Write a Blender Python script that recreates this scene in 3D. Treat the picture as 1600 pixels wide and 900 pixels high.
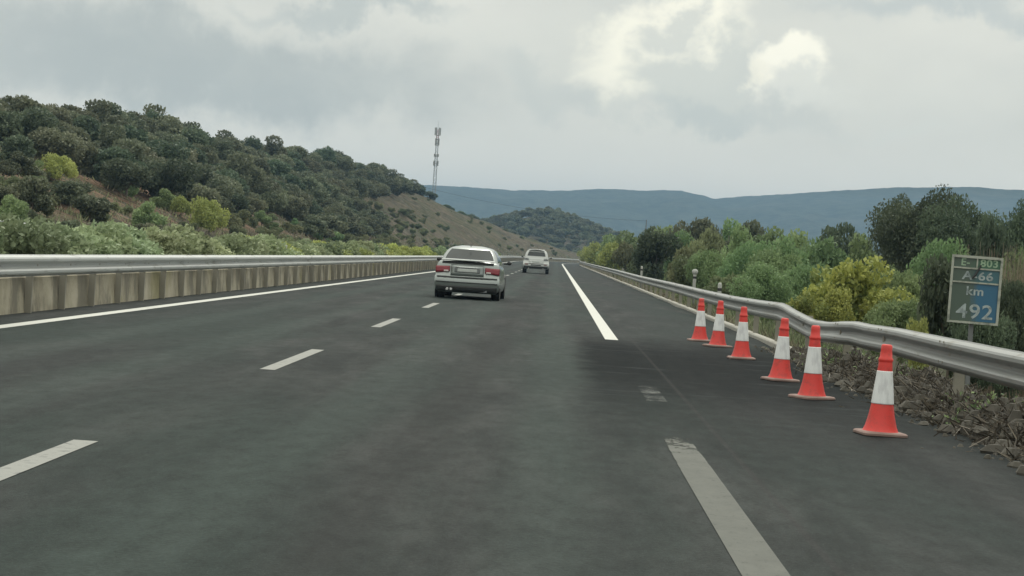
import bpy, bmesh, math, random
import numpy as np
from mathutils import Vector, Matrix, noise as mn
R = math.radians
random.seed(7); rng = np.random.default_rng(7)
for o in list(bpy.data.objects): bpy.data.objects.remove(o)
S = bpy.context.scene; C = S.collection

# ------------------------------------------------------------------ camera
F = 3200.0; H = 1.30; VX, VY = 870.0, 400.0; ROLL = R(3.7)
cy = Vector(((VX-800)/F, (450-VY)/F, -1)).normalized()
up = Vector((math.sin(ROLL), math.cos(ROLL), 0)); cz = (up-cy*up.dot(cy)).normalized(); cx = cy.cross(cz)
RM = Matrix((cx, cy, cz))                       # camera -> world rotation
cam = bpy.data.objects.new('camera', bpy.data.cameras.new('camera')); C.objects.link(cam)
cam.data.sensor_width = 36; cam.data.lens = F/1600*36; cam.data.clip_start = .1; cam.data.clip_end = 30000
cam.matrix_world = Matrix.Translation((0, 0, H)) @ RM.to_4x4()
S.camera = cam
S.view_settings.view_transform = 'Standard'; S.view_settings.look = 'None'
S.view_settings.exposure = 0.0; S.view_settings.gamma = 1
S.render.engine = 'CYCLES'
S.cycles.volume_bounces = 0; S.cycles.max_bounces = 6; S.cycles.diffuse_bounces = 3; S.cycles.transparent_max_bounces = 8
S.cycles.pixel_filter_width = 1.9

def ray(x, y): return RM @ Vector(((x-800)/F, -(y-450)/F, -1))
def at(x, y, Y):                                 # point of pixel (x, y) at distance Y
    r = ray(x, y); t = Y/r.y; return Vector((r.x*t, Y, H+r.z*t))
def gr(x, y, z=0):                               # point of pixel (x, y) on height z
    r = ray(x, y); t = (z-H)/r.z; return Vector((r.x*t, r.y*t, z))

# ------------------------------------------------------------------ node helper
class NT:
    def __init__(s, tree): s.t = tree; s.n = tree.nodes; s.l = tree.links
    def add(s, typ, ins=None, **kw):
        nd = s.n.new(typ)
        for k, v in kw.items(): setattr(nd, k, v)
        for k, v in (ins or {}).items():
            sk = nd.inputs[k]
            if isinstance(v, bpy.types.NodeSocket): s.l.new(v, sk)
            else: sk.default_value = v
        return nd
    def math(s, op, a, b=None, c=None, clamp=False):
        nd = s.add('ShaderNodeMath', operation=op, use_clamp=clamp)
        for i, v in enumerate((a, b, c)):
            if v is None: continue
            if isinstance(v, bpy.types.NodeSocket): s.l.new(v, nd.inputs[i])
            else: nd.inputs[i].default_value = v
        return nd.outputs[0]
    def vmath(s, op, a, b):
        nd = s.add('ShaderNodeVectorMath', operation=op)
        for i, v in enumerate((a, b)):
            if isinstance(v, bpy.types.NodeSocket): s.l.new(v, nd.inputs[i])
            else: nd.inputs[i].default_value = v
        return nd.outputs[0]
    def noise(s, vec, scale, detail=4, rough=.55, dist=0):
        return s.add('ShaderNodeTexNoise', {'Vector': vec, 'Scale': scale, 'Detail': detail, 'Roughness': rough, 'Distortion': dist}).outputs[0]
    def ramp(s, fac, stops, interp='LINEAR'):
        nd = s.add('ShaderNodeValToRGB', {'Fac': fac}); cr = nd.color_ramp; cr.interpolation = interp
        while len(cr.elements) < len(stops): cr.elements.new(.5)
        for e, (p, c) in zip(cr.elements, stops):
            e.position = p; e.color = (c, c, c, 1) if not hasattr(c, '__len__') else (*c, 1)
        return nd.outputs[0]
    def mix(s, fac, a, b, blend='MIX'):
        nd = s.add('ShaderNodeMix', data_type='RGBA', blend_type=blend)
        for k, v in ((0, fac), (6, a), (7, b)):
            if isinstance(v, bpy.types.NodeSocket): s.l.new(v, nd.inputs[k])
            elif k == 0: nd.inputs[0].default_value = v
            else: nd.inputs[k].default_value = (*v, 1)
        return nd.outputs[2]
    def smooth(s, v, a, b):
        nd = s.add('ShaderNodeMapRange', {0: v, 1: a, 2: b, 3: 0., 4: 1.}, interpolation_type='SMOOTHSTEP'); return nd.outputs[0]
    def scale(s, vec, sc):
        return s.add('ShaderNodeMapping', {'Vector': vec, 'Scale': sc}).outputs[0]

# ------------------------------------------------------------------ world: overcast sky
SUN_EL, SUN_AZ = 52, 12                          # high, ahead and a little to the right, behind the cloud
W = bpy.data.worlds.new('World'); S.world = W; W.use_nodes = True
nt = NT(W.node_tree); nt.n.clear()
sky = nt.add('ShaderNodeTexSky', sky_type='NISHITA', sun_disc=False, sun_elevation=R(SUN_EL), sun_rotation=R(SUN_AZ))
d = nt.add('ShaderNodeTexCoord').outputs['Generated']
sp = nt.add('ShaderNodeSeparateXYZ', {0: d})
dx, dy, dz = sp.outputs
n1 = nt.noise(nt.scale(d, (1, 1, 2.2)), 7, 5, .5, .2)
n2 = nt.noise(nt.scale(d, (1, 1, 1.6)), 26, 6, .55, .3)
n3 = nt.noise(nt.scale(d, (1, 1, 2.6)), 3.0, 4, .5)
wob = nt.math('MULTIPLY', nt.math('SUBTRACT', n2, .5), .052)
wob2 = nt.math('MULTIPLY', nt.math('SUBTRACT', nt.noise(nt.vmath('ADD', d, (3, 5, 1)), 22, 6, .6), .5), .06)
def blob(px, py, rx, ry, e0, e1, amp=1.0, rot=0.0):
    v = ray(px, py).normalized()
    a = nt.math('ADD', nt.math('SUBTRACT', dx, v.x), nt.math('MULTIPLY', wob, amp)); b = nt.math('ADD', nt.math('SUBTRACT', dz, v.z), nt.math('MULTIPLY', wob2, amp))
    ca, sa = math.cos(rot), math.sin(rot)
    a2 = nt.math('ADD', nt.math('MULTIPLY', a, ca), nt.math('MULTIPLY', b, sa)); b2 = nt.math('SUBTRACT', nt.math('MULTIPLY', b, ca), nt.math('MULTIPLY', a, sa))
    q = nt.math('SQRT', nt.math('ADD', nt.math('POWER', nt.math('MULTIPLY', a2, F/rx), 2), nt.math('POWER', nt.math('MULTIPLY', b2, F/ry), 2)))
    f = nt.smooth(q, e1, e0)
    return nt.math('MULTIPLY', f, nt.math('GREATER_THAN', dy, .2))
base = nt.ramp(n1, [(.3, (.63, .655, .61)), (.5, (.71, .725, .665)), (.7, (.79, .80, .725))])
base = nt.mix(nt.math('MULTIPLY', nt.smooth(n3, .45, .68), .35), base, (.56, .60, .58))
dark = (.43, .475, .465)
def lay(base, col, fac, k): return nt.mix(nt.math('MULTIPLY', fac, k), base, col)
base = lay(base, (.86, .855, .775), nt.smooth(dz, .085, .03), .85)                              # pale strip over the hills
base = lay(base, dark, blob(300, 95, 430, 78, .35, 1.3, 1.5, -.06), .8)       # big grey bank on the left
base = lay(base, (.42, .48, .48), blob(560, 5, 170, 30, .3, 1.3, 1.4), .6)
base = lay(base, (.58, .62, .59), blob(870, 140, 110, 38, .3, 1.2, 1.2, -.25), .7)
base = lay(base, (.80, .81, .72), blob(1120, 90, 300, 120, .2, 1.3, 1.3), .6)
base = lay(base, (1.12, 1.10, .92), blob(1045, 80, 150, 92, .5, 1.08, 1.1, .45), .9)    # lit cloud tops
base = lay(base, (.67, .70, .645), blob(1095, 124, 140, 86, .55, 1.05, 1.2, .25), .92)
base = lay(base, (.66, .69, .64), blob(1055, 42, 50, 26, .3, 1.1, 1.1, .4), .8)
base = lay(base, (1.14, 1.12, .95), blob(1238, 112, 82, 50, .6, 1.06, 1.0), .9)
base = lay(base, (.78, .80, .73), blob(1256, 142, 74, 36, .5, 1.1, .9), .9)
base = lay(base, (1.02, 1.0, .84), blob(1180, 118, 26, 20, .3, 1.2, .9), .7)
base = lay(base, (.54, .59, .57), blob(1130, 180, 190, 26, .3, 1.3, 1.1), .55)
base = lay(base, (.50, .56, .56), blob(1480, 10, 200, 34, .3, 1.3, 1.3), .7)
base = lay(base, (.73, .76, .70), blob(1420, 200, 90, 20, .3, 1.3, 1.0), .6)
base = nt.mix(nt.math('MULTIPLY', nt.smooth(n2, .35, .7), .16), base, (.74, .76, .69))
zen = nt.add('ShaderNodeMapRange', {0: dz, 1: .16, 2: .8, 3: 1., 4: 2.1}).outputs[0]             # an overcast sky is brightest overhead
zc = nt.add('ShaderNodeCombineXYZ', {0: zen, 1: zen, 2: zen}).outputs[0]
clouds = nt.vmath('MULTIPLY', nt.vmath('MULTIPLY', base, zc), (11.0, 10.75, 10.45))
full = nt.mix(.95, sky.outputs[0], clouds)
bg = nt.add('ShaderNodeBackground', {'Color': full, 'Strength': .1})
nt.l.new(bg.outputs[0], nt.add('ShaderNodeOutputWorld').inputs['Surface'])

sun = bpy.data.objects.new('sun', bpy.data.lights.new('sun', 'SUN')); C.objects.link(sun)
sun.data.energy = 1.3; sun.data.angle = R(22); sun.data.color = (1, .96, .88)
sd = Vector((math.sin(R(SUN_AZ))*math.cos(R(SUN_EL)), math.cos(R(SUN_AZ))*math.cos(R(SUN_EL)), math.sin(R(SUN_EL))))
sun.rotation_euler = sd.to_track_quat('Z', 'Y').to_euler()

# ------------------------------------------------------------------ materials
def mat(name, build):
    m = bpy.data.materials.new(name); m.use_nodes = True; t = NT(m.node_tree); t.n.clear()
    sh = build(t); out = t.add('ShaderNodeOutputMaterial'); t.l.new(sh, out.inputs['Surface']); return m
def P(t, col, rough=.8, metal=0., bump=None, bd=.01, spec=.5, **kw):
    ins = {'Roughness': rough, 'Metallic': metal, 'Specular IOR Level': spec}
    ins['Base Color'] = col if isinstance(col, bpy.types.NodeSocket) else (*col, 1)
    if bump is not None: ins['Normal'] = t.add('ShaderNodeBump', {'Height': bump, 'Distance': bd, 'Strength': .8}).outputs[0]
    ins.update(kw)
    return t.add('ShaderNodeBsdfPrincipled', ins).outputs[0]
def OC(t): return t.add('ShaderNodeTexCoord').outputs['Object']
def simple(name, col, rough=.6, metal=0., var=.12, sc=6, **kw):
    def b(t):
        n = t.noise(OC(t), sc, 6, .6)
        c = t.mix(n, tuple(v*(1-var) for v in col), tuple(min(1, v*(1+var)) for v in col))
        return P(t, c, rough, metal, **kw)
    return mat(name, b)
M = {}
def asphalt(t):
    o = OC(t); s = t.add('ShaderNodeSeparateXYZ', {0: o}); X, Y, Z = s.outputs
    fine = t.noise(o, 60, 3, .7); mid = t.noise(t.scale(o, (1.6, .25, 1)), 1.0, 6, .6, .4); big = t.noise(t.scale(o, (.5, .06, 1)), 1.0, 4, .55)
    c = t.ramp(mid, [(.32, (.017, .021, .021)), (.52, (.031, .0355, .0345)), (.72, (.054, .057, .056))])
    c = t.mix(t.math('MULTIPLY', t.smooth(big, .4, .65), .7), c, (.024, .036, .032))
    c = t.mix(t.math('MULTIPLY', t.smooth(t.noise(o, 130, 2, .5), .55, .75), .3), c, (.14, .14, .135))
    # polished wheel tracks / oil between them
    wn = t.noise(t.scale(o, (1, .05, 1)), 1.2, 3)
    def band(x0, w): return t.smooth(t.math('ABSOLUTE', t.math('SUBTRACT', t.math('ADD', X, t.math('MULTIPLY', t.math('SUBTRACT', wn, .5), .5)), x0)), w, w*.2)
    for x0 in (-1.6, .0, -5.3, -3.9): c = t.mix(t.math('MULTIPLY', band(x0, .42), .35), c, (.046, .062, .056))
    c = t.mix(t.math('MULTIPLY', band(-.85, .35), .4), c, (.021, .022, .022))
    c = t.mix(t.math('MULTIPLY', band(2.3, 1.1), .3), c, (.026, .029, .030))
    # scorched and scraped asphalt where the rail was struck
    wob = t.math('MULTIPLY', t.math('SUBTRACT', t.noise(o, .9, 5, .6), .5), 1.5)
    mx = t.math('MULTIPLY', t.smooth(t.math('ADD', X, t.math('MULTIPLY', wob, .35)), .22, .62), t.smooth(X, 4.4, 3.6))
    yw = t.math('ADD', Y, t.math('MULTIPLY', wob, 3.0))
    my = t.math('MULTIPLY', t.smooth(yw, 11, 25), t.smooth(yw, 37, 29))
    pt = t.math('MULTIPLY', mx, my)
    c = t.mix(t.math('MULTIPLY', pt, .80), c, (.006, .008, .009))
    st = t.math('MULTIPLY', pt, t.smooth(t.noise(t.scale(o, (.35, 2.2, 1)), 1.5, 5, .6), .56, .72))
    c = t.mix(t.math('MULTIPLY', st, .75), c, (.045, .052, .054))
    # paved joint and small cracks
    jt = t.smooth(t.math('ABSOLUTE', t.math('SUBTRACT', X, 1.32)), .03, .01)
    c = t.mix(t.math('MULTIPLY', jt, .5), c, (.035, .035, .035))
    gn = t.math('ADD', t.math('MULTIPLY', t.noise(o, 34, 3, .7), .9), t.math('MULTIPLY', t.noise(t.scale(o, (1, .35, 1)), 7, 4, .65), .9))
    g3 = t.math('ADD', -.15, t.math('MULTIPLY', gn, 1.28)); c = t.vmath('MULTIPLY', c, t.add('ShaderNodeCombineXYZ', {0: g3, 1: g3, 2: g3}).outputs[0])
    sg_ = t.math('SUBTRACT', .10, t.math('MULTIPLY', pt, .06))
    return P(t, c, .85, bump=fine, bd=.005, spec=sg_)
M['asphalt'] = mat('asphalt', asphalt)
def paint(t):
    o = OC(t); n = t.noise(o, 9, 6, .7); n2 = t.noise(t.scale(o, (1, .2, 1)), 2, 4)
    Y = t.add('ShaderNodeSeparateXYZ', {0: o}).outputs[1]
    worn = t.smooth(Y, 30, 14)
    c = t.mix(worn, t.mix(n, (.44, .45, .42), (.62, .62, .57)), t.mix(n, (.11, .115, .105), (.185, .19, .17)))
    th = t.math('ADD', .60, t.math('MULTIPLY', worn, -.04))
    c = t.mix(t.math('MULTIPLY', t.smooth(t.math('ADD', t.math('MULTIPLY', n, .7), t.math('MULTIPLY', n2, .3)), .56, .66), .7), c, (.10, .105, .10))
    return P(t, c, .7)
M['paint'] = mat('road_paint', paint)
def paintdim(t):
    o = OC(t); n = t.noise(o, 7, 6, .7)
    c = t.mix(n, (.19, .196, .18), (.31, .315, .29)); c = t.mix(t.smooth(n, .52, .66), c, (.12, .125, .12))
    return P(t, c, .75)
M['paint_dim'] = mat('greyed_road_paint', paintdim)
def paintfade(t):
    o = OC(t); X, Y, Z = t.add('ShaderNodeSeparateXYZ', {0: o}).outputs
    n = t.noise(t.scale(o, (1, .6, 1)), 5, 7, .72); n2 = t.noise(t.scale(o, (1, .5, 1)), 22, 5, .7)
    k = t.math('ADD', t.math('MULTIPLY', t.smooth(Y, 11.5, 18.5), .66), t.math('MULTIPLY', t.smooth(t.math('ABSOLUTE', t.math('SUBTRACT', X, .975)), .095, .112), .25))
    a = t.smooth(t.math('SUBTRACT', t.math('ADD', t.math('MULTIPLY', n, .6), t.math('MULTIPLY', n2, .4)), k), .12, .26)
    c = t.mix(n, (.085, .09, .083), (.16, .165, .148)); c = t.mix(t.math('MULTIPLY', t.smooth(n2, .55, .7), .5), c, (.05, .055, .052))
    return t.add('ShaderNodeMixShader', {0: a, 1: t.add('ShaderNodeBsdfTransparent').outputs[0], 2: P(t, c, .85, spec=.2)}).outputs[0]
M['paint_fade'] = mat('faded_road_paint', paintfade)
def paintworn(t):
    o = OC(t); n = t.noise(t.scale(o, (1, .5, 1)), 3.2, 6, .75)
    return t.add('ShaderNodeMixShader', {0: t.math('MULTIPLY', t.smooth(n, .38, .70), .5), 1: t.add('ShaderNodeBsdfTransparent').outputs[0], 2: P(t, t.mix(n, (.12, .13, .125), (.22, .23, .215)), .8)}).outputs[0]
M['paint_worn'] = mat('scraped_paint', paintworn)
def soil(t):
    o = OC(t); X, Y, Z = t.add('ShaderNodeSeparateXYZ', {0: o}).outputs
    a = t.noise(o, .09, 6, .6); b = t.noise(o, .6, 6, .65); g = t.noise(t.scale(o, (.16, .9, .16)), 1.0, 6, .65, .5)
    c = t.ramp(b, [(.3, (.045, .045, .030)), (.5, (.095, .088, .064)), (.7, (.17, .15, .115))])
    c = t.mix(t.math('MULTIPLY', t.smooth(a, .42, .58), .75), c, t.mix(b, (.045, .055, .030), (.095, .105, .055)))
    red = t.math('MULTIPLY', t.smooth(g, .44, .56), t.smooth(Z, .8, 2.5))
    c = t.mix(t.math('MULTIPLY', red, t.add('ShaderNodeMapRange', {0: Y, 1: 200., 2: 380., 3: .9, 4: .2}).outputs[0]), c, t.mix(b, (.14, .075, .045), (.38, .27, .195)))
    c = t.mix(t.math('MULTIPLY', t.smooth(t.noise(o, 2.2, 5, .7), .55, .68), .6), c, (.05, .06, .03))
    return P(t, c, .95, bump=t.math('ADD', t.noise(o, 1.5, 8, .7), g), bd=.9, spec=.1)
M['soil'] = mat('dry_soil', soil)
def hillmat(t):
    o = OC(t); b = t.noise(o, .05, 7, .7); v = t.noise(o, .012, 5, .6)
    c = t.mix(t.smooth(b, .38, .62), (.020, .033, .024), (.055, .072, .050))
    c = t.mix(t.math('MULTIPLY', t.smooth(v, .5, .66), .5), c, (.085, .09, .065))
    return P(t, c, .95, bump=t.noise(o, .06, 8, .7), bd=6, spec=.1)
M['hill'] = mat('scrub_hill', hillmat)
def concrete(t):
    o = OC(t); Y = t.add('ShaderNodeSeparateXYZ', {0: o}).outputs[1]
    n = t.noise(o, 1.2, 7, .65); st = t.noise(t.scale(o, (1, .9, .5)), 1.5, 6, .65)
    c = t.ramp(n, [(.3, (.26, .235, .165)), (.5, (.40, .365, .27)), (.7, (.50, .46, .36))])
    c = t.mix(t.math('MULTIPLY', t.smooth(st, .42, .6), .8), c, (.14, .13, .10))
    c = t.mix(t.math('MULTIPLY', t.smooth(t.noise(o, .5, 5, .6), .55, .68), .5), c, (.27, .25, .10))
    return P(t, c, .9, bump=t.noise(o, 14, 6, .7), bd=.01)
M['concrete'] = mat('stained_concrete', concrete)
def galv(t, dirt=.36, k=.8):
    o = OC(t); n = t.noise(t.scale(o, (4, .5, 6)), 1.2, 6, .65); sp = t.add('ShaderNodeTexVoronoi', {'Vector': o, 'Scale': 60.}).outputs[0]
    c = t.mix(n, tuple(v*k for v in (.46, .48, .47)), tuple(v*k for v in (.66, .68, .66)))
    c = t.mix(t.math('MULTIPLY', t.smooth(t.noise(t.scale(o, (2, .8, 5)), 1.6, 7, .7), .54, .72), dirt*2.2), c, (.16, .15, .12))
    return P(t, c, t.add('ShaderNodeMapRange', {0: n, 3: .42, 4: .62}).outputs[0], .4)
M['galv'] = mat('galvanised_steel', galv)
M['galv_dirty'] = mat('weathered_galvanised_steel', lambda t: galv(t, .5, .50))
M['post'] = simple('galvanised_post', (.30, .285, .235), .6, .4)
M['rust'] = simple('rusty_steel', (.20, .13, .09), .8, .2)
M['rock'] = simple('rock', (.085, .079, .065), .95, 0, .75, 3)
M['wood'] = simple('bark', (.13, .11, .085), .95, 0, .4, 4)
M['kerb'] = simple('kerb_concrete', (.36, .35, .31), .9, 0, .3, 3)
M['red'] = mat('cone_red', lambda t: P(t, t.mix(t.smooth(t.noise(t.vmath('ADD', OC(t), t.add('ShaderNodeObjectInfo').outputs['Location']), 11, 7, .7), .46, .72), (.66, .045, .035), (.40, .05, .04)), .45, bump=t.noise(OC(t), 30, 3), bd=.001))
M['cwhite'] = mat('cone_white_sleeve', lambda t: P(t, t.mix(t.smooth(t.noise(t.scale(OC(t), (1, 1, .3)), 16, 5, .6), .45, .72), (.80, .82, .82), (.60, .61, .62)), .4))
M['cbase'] = mat('cone_base_rubber', lambda t: P(t, t.mix(t.noise(OC(t), 14, 5, .6), (.17, .10, .085), (.30, .22, .19)), .75))
M['silver'] = simple('silver_car_paint', (.26, .29, .28), .28, .55, .04, 2, **{'Coat Weight': .6})
M['pale'] = simple('pale_silver_car_paint', (.46, .48, .465), .34, .25, .04, 2, **{'Coat Weight': .5})
M['plastic'] = simple('black_plastic', (.028, .03, .03), .55, 0, .2, 8)
M['greyplastic'] = simple('grey_bumper_plastic', (.15, .16, .16), .5)
M['tyre'] = simple('tyre_rubber', (.022, .022, .022), .85)
M['rim'] = simple('alloy_rim', (.45, .46, .46), .35, .8)
M['glass'] = simple('dark_car_glass', (.03, .036, .036), .12, 0, .3, 3)
M['lamp_red'] = simple('red_lamp_lens', (.24, .035, .045), .18, 0, .25, 12)
M['lamp_clear'] = simple('clear_lamp_lens', (.55, .50, .48), .15, 0, .1, 12)
M['plate'] = simple('number_plate', (.42, .45, .43), .4)
M['chrome'] = simple('bright_metal', (.75, .76, .75), .22, .9)
M['cream'] = mat('sign_frame_paint', lambda t: P(t, t.mix(t.smooth(t.noise(OC(t), 9, 6, .7), .45, .7), (.38, .40, .34), (.18, .20, .17)), .6))
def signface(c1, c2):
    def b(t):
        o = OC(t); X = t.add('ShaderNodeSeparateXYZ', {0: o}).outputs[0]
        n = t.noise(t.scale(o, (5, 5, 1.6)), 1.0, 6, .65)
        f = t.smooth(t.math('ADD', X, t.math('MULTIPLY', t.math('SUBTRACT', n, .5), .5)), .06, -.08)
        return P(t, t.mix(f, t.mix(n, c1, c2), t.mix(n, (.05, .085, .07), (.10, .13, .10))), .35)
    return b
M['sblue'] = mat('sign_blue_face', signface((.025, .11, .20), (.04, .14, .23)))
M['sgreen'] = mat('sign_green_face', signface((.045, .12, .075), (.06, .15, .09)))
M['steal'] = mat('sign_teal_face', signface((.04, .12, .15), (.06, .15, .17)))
def slet(t):
    o = OC(t); X = t.add('ShaderNodeSeparateXYZ', {0: o}).outputs[0]; n = t.noise(o, 12, 5, .7)
    return P(t, t.mix(t.smooth(n, .42, .7), (.36, .42, .42), (.12, .15, .15)), .4)
M['slet'] = mat('sign_white_lettering', slet)
M['sgl'] = simple('sign_pale_green_lettering', (.28, .40, .27), .4, 0, .3, 10)
M['mast'] = simple('mast_steel', (.25, .26, .25), .6, .3)
M['mast_red'] = simple('mast_red_paint', (.33, .12, .09), .6)
M['mast_white'] = simple('mast_white_paint', (.62, .62, .60), .6)
M['white_plastic'] = simple('white_delineator_plastic', (.38, .39, .36), .7, 0, .4, 5)
M['stem'] = simple('woody_stem', (.17, .14, .10), .95)
def leaf(name, lo, hi, tr=.3, ov=.25, hv=.028):
    def b(t):
        a = t.add('ShaderNodeAttribute', attribute_name='tint').outputs['Fac']
        rnd = t.add('ShaderNodeObjectInfo').outputs['Random']
        c = t.mix(a, lo, hi)
        hs = t.add('ShaderNodeHueSaturation', {'Hue': t.add('ShaderNodeMapRange', {0: rnd, 3: .5-hv, 4: .5+hv*.9}).outputs[0], 'Saturation': .95,
                   'Value': t.add('ShaderNodeMapRange', {0: t.math('FRACT', t.math('MULTIPLY', rnd, 7.3)), 3: 1-ov, 4: 1+ov}).outputs[0], 'Color': c}).outputs[0]
        return t.add('ShaderNodeMixShader', {0: tr, 1: P(t, hs, .6, spec=.3), 2: t.add('ShaderNodeBsdfTranslucent', {'Color': hs}).outputs[0]}).outputs[0]
    return mat(name, b)
M['oak'] = leaf('evergreen_oak_leaves', (.045, .064, .036), (.215, .235, .145))
M['oakdk'] = leaf('dark_evergreen_leaves', (.033, .055, .037), (.155, .205, .12))
M['green'] = leaf('green_leaves', (.085, .15, .062), (.28, .385, .17))
M['broom'] = leaf('yellow_broom_flowers', (.09, .15, .055), (.43, .44, .10), ov=.08, hv=.004)
M['lime'] = leaf('lime_yellow_leaves', (.18, .23, .06), (.48, .52, .16), ov=.15, hv=.01)
M['oleander'] = leaf('pale_green_hedge_leaves', (.14, .19, .095), (.40, .47, .27))
M['olive'] = leaf('olive_green_leaves', (.09, .11, .055), (.25, .28, .14))
M['dry'] = leaf('dry_grass', (.08, .065, .042), (.30, .26, .185), .2)
M['twig'] = leaf('dead_brush', (.045, .038, .028), (.20, .172, .128), .1, 0, 0)
M['dry_pink'] = leaf('dry_pinkish_grass', (.12, .085, .06), (.36, .28, .22), .2)

# ------------------------------------------------------------------ object helpers
def tag(o, label=None, cat=None, group=None, kind=None):
    for k, v in (('label', label), ('category', cat), ('group', group), ('kind', kind)):
        if v: o[k] = v
    return o
def link(name, me, m=None, parent=None, smooth=False):
    if m is not None and not me.materials: me.materials.append(m)
    if smooth: me.polygons.foreach_set('use_smooth', [True]*len(me.polygons))
    o = bpy.data.objects.new(name, me); C.objects.link(o)
    if parent: o.parent = parent
    return o
def empty(name, loc=(0, 0, 0), rz=0):
    o = bpy.data.objects.new(name, None); C.objects.link(o); o.location = loc; o.rotation_euler = (0, 0, rz); o.empty_display_size = .1; return o
def mesh(name, v, f):
    me = bpy.data.meshes.new(name); me.from_pydata([tuple(p) for p in v], [], f); me.update(); return me
class MB:
    def __init__(s): s.v = []; s.f = []
    def add(s, v, f): k = len(s.v); s.v += [tuple(p) for p in v]; s.f += [[i+k for i in q] for q in f]; return s
    def box(s, c, d, rz=0):
        x, y, z = c; a, b, h = d[0]/2, d[1]/2, d[2]/2; cr, sr = math.cos(rz), math.sin(rz)
        v = [(x+i*a*cr-j*b*sr, y+i*a*sr+j*b*cr, z+k*h) for k in (-1, 1) for i, j in ((-1, -1), (1, -1), (1, 1), (-1, 1))]
        return s.add(v, [[3, 2, 1, 0], [4, 5, 6, 7], [0, 1, 5, 4], [1, 2, 6, 5], [2, 3, 7, 6], [3, 0, 4, 7]])
    def tube(s, pts, rs, n=8):
        pts = [Vector(p) for p in pts]
        if not hasattr(rs, '__len__'): rs = [rs]*len(pts)
        v = []; f = []
        for i, p in enumerate(pts):
            dr = (pts[min(i+1, len(pts)-1)]-pts[max(i-1, 0)]).normalized()
            a = dr.orthogonal().normalized() if abs(dr.z) < .9 else Vector((1, 0, 0)); a = (a-dr*a.dot(dr)).normalized(); b = dr.cross(a)
            v += [p+(a*math.cos(2*math.pi*k/n)+b*math.sin(2*math.pi*k/n))*rs[i] for k in range(n)]
        for i in range(len(pts)-1):
            for k in range(n): f.append([i*n+k, i*n+(k+1) % n, (i+1)*n+(k+1) % n, (i+1)*n+k])
        f.append(list(range(n))[::-1]); f.append([(len(pts)-1)*n+k for k in range(n)])
        return s.add(v, f)
    def lathe(s, prof, n=24, c=(0, 0, 0), caps=True):
        v = [(c[0]+r*math.cos(2*math.pi*k/n), c[1]+r*math.sin(2*math.pi*k/n), c[2]+z) for r, z in prof for k in range(n)]
        f = [[i*n+k, i*n+(k+1) % n, (i+1)*n+(k+1) % n, (i+1)*n+k] for i in range(len(prof)-1) for k in range(n)]
        if caps: f.append(list(range(n))[::-1]); f.append([(len(prof)-1)*n+k for k in range(n)])
        return s.add(v, f)
    def build(s, name, m, parent=None, smooth=False, bevel=0):
        o = link(name, mesh(name, s.v, s.f), m, parent, smooth)
        if bevel:
            b = o.modifiers.new('bevel', 'BEVEL'); b.width = bevel; b.segments = 2; b.limit_method = 'ANGLE'
        return o
def copy_tree(o, parent=None):
    c = o.copy(); C.objects.link(c)
    if parent: c.parent = parent
    for ch in [k for k in o.children]: copy_tree(ch, c)
    return c

# ------------------------------------------------------------------ terrain
def interp(tab, x):
    if x <= tab[0][0]: return tab[0][1]
    for a, b in zip(tab, tab[1:]):
        if x <= b[0]: return a[1]+(b[1]-a[1])*(x-a[0])/(b[0]-a[0])
    return tab[-1][1]
def cv(Y): return (max(0, Y-330))**2/2300 if Y < 900 else (570**2)/2300+(Y-900)*.5    # the road bends right far ahead
CR = [(-200, 112, 150, 2.6), (0, 160, 172, 2.6), (110, 178, 200, 2.4), (215, 192, 232, 2.6), (300, 217, 272, 2.4), (400, 236, 322, 2.4), (480, 246, 375, 2.2), (535, 256, 420, 2.0),
      (600, 274, 470, 2.0), (650, 300, 512, .6), (700, 326, 560, .4), (740, 344, 610, .3), (780, 368, 650, 0), (810, 388, 690, 0), (860, 400, 760, 0)]
CT = []
for x, y, Y, th in CR:
    p = at(x, y, Y); CT.append((Y, p.x, max(.4, p.z-th)))
def crest(Y):
    if Y <= CT[0][0]: return CT[0][1], CT[0][2]
    for a, b in zip(CT, CT[1:]):
        if Y <= b[0]:
            t = (Y-a[0])/(b[0]-a[0]); return a[1]+(b[1]-a[1])*t, a[2]+(b[2]-a[2])*t
    return CT[-1][1]+(Y-CT[-1][0])*.3, .4
def gz(X, Y):
    s = X-cv(Y)
    nz = mn.noise(Vector((X*.07, Y*.05, 3)))*.9+mn.noise(Vector((X*.3, Y*.22, 9)))*.28
    if s < -22.5:
        xc, hc = crest(Y); toe = cv(Y)-22.5; w = max(6, toe-xc); t = (toe-X)/w
        gul = abs(mn.noise(Vector((Y*.11, t*.8, 5))))*2.4+abs(mn.noise(Vector((Y*.33, t*1.2, 7))))*1.3
        if t < 1: z = hc*(1-(1-t)**1.25)-gul*math.sin(math.pi*t)*min(1, hc/8)
        else: z = hc-(X*-1+xc)*.03-(t-1)*.5
        k = min(1, t*4)
        return max(-.3 if Y > 700 else -.05, z+nz*k*min(1, hc/8))
    if s <= 4.3: return -.05
    if s < 8: z = -.05-(s-4.3)*.33+nz*.3*min(1, (s-4.3))
    elif s < 40: z = -1.27+nz*.4-(s-8)*.01
    else: z = -1.6+nz*.4
    return z
xs = list(np.arange(-70, -20, .9))+list(np.arange(-20, 3.9, 3))+[3.9, 4.3, 4.8, 5.5, 6.3, 7.2, 8, 10, 13, 17, 22, 30, 40, 55, 75, 100, 140, 200, 300, 500, 900, 1600, 3000, 6000]
xs = [-6000, -3000, -1500, -800, -400, -220, -140, -100, -82]+xs
ys = list(np.arange(-30, 120, 5))+list(np.arange(120, 780, 3.0))+list(np.arange(780, 1100, 20))+[1150, 1250, 1400, 1600, 2000, 2500, 3000, 4150]
ys = [-400, -150, -60]+ys
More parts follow.
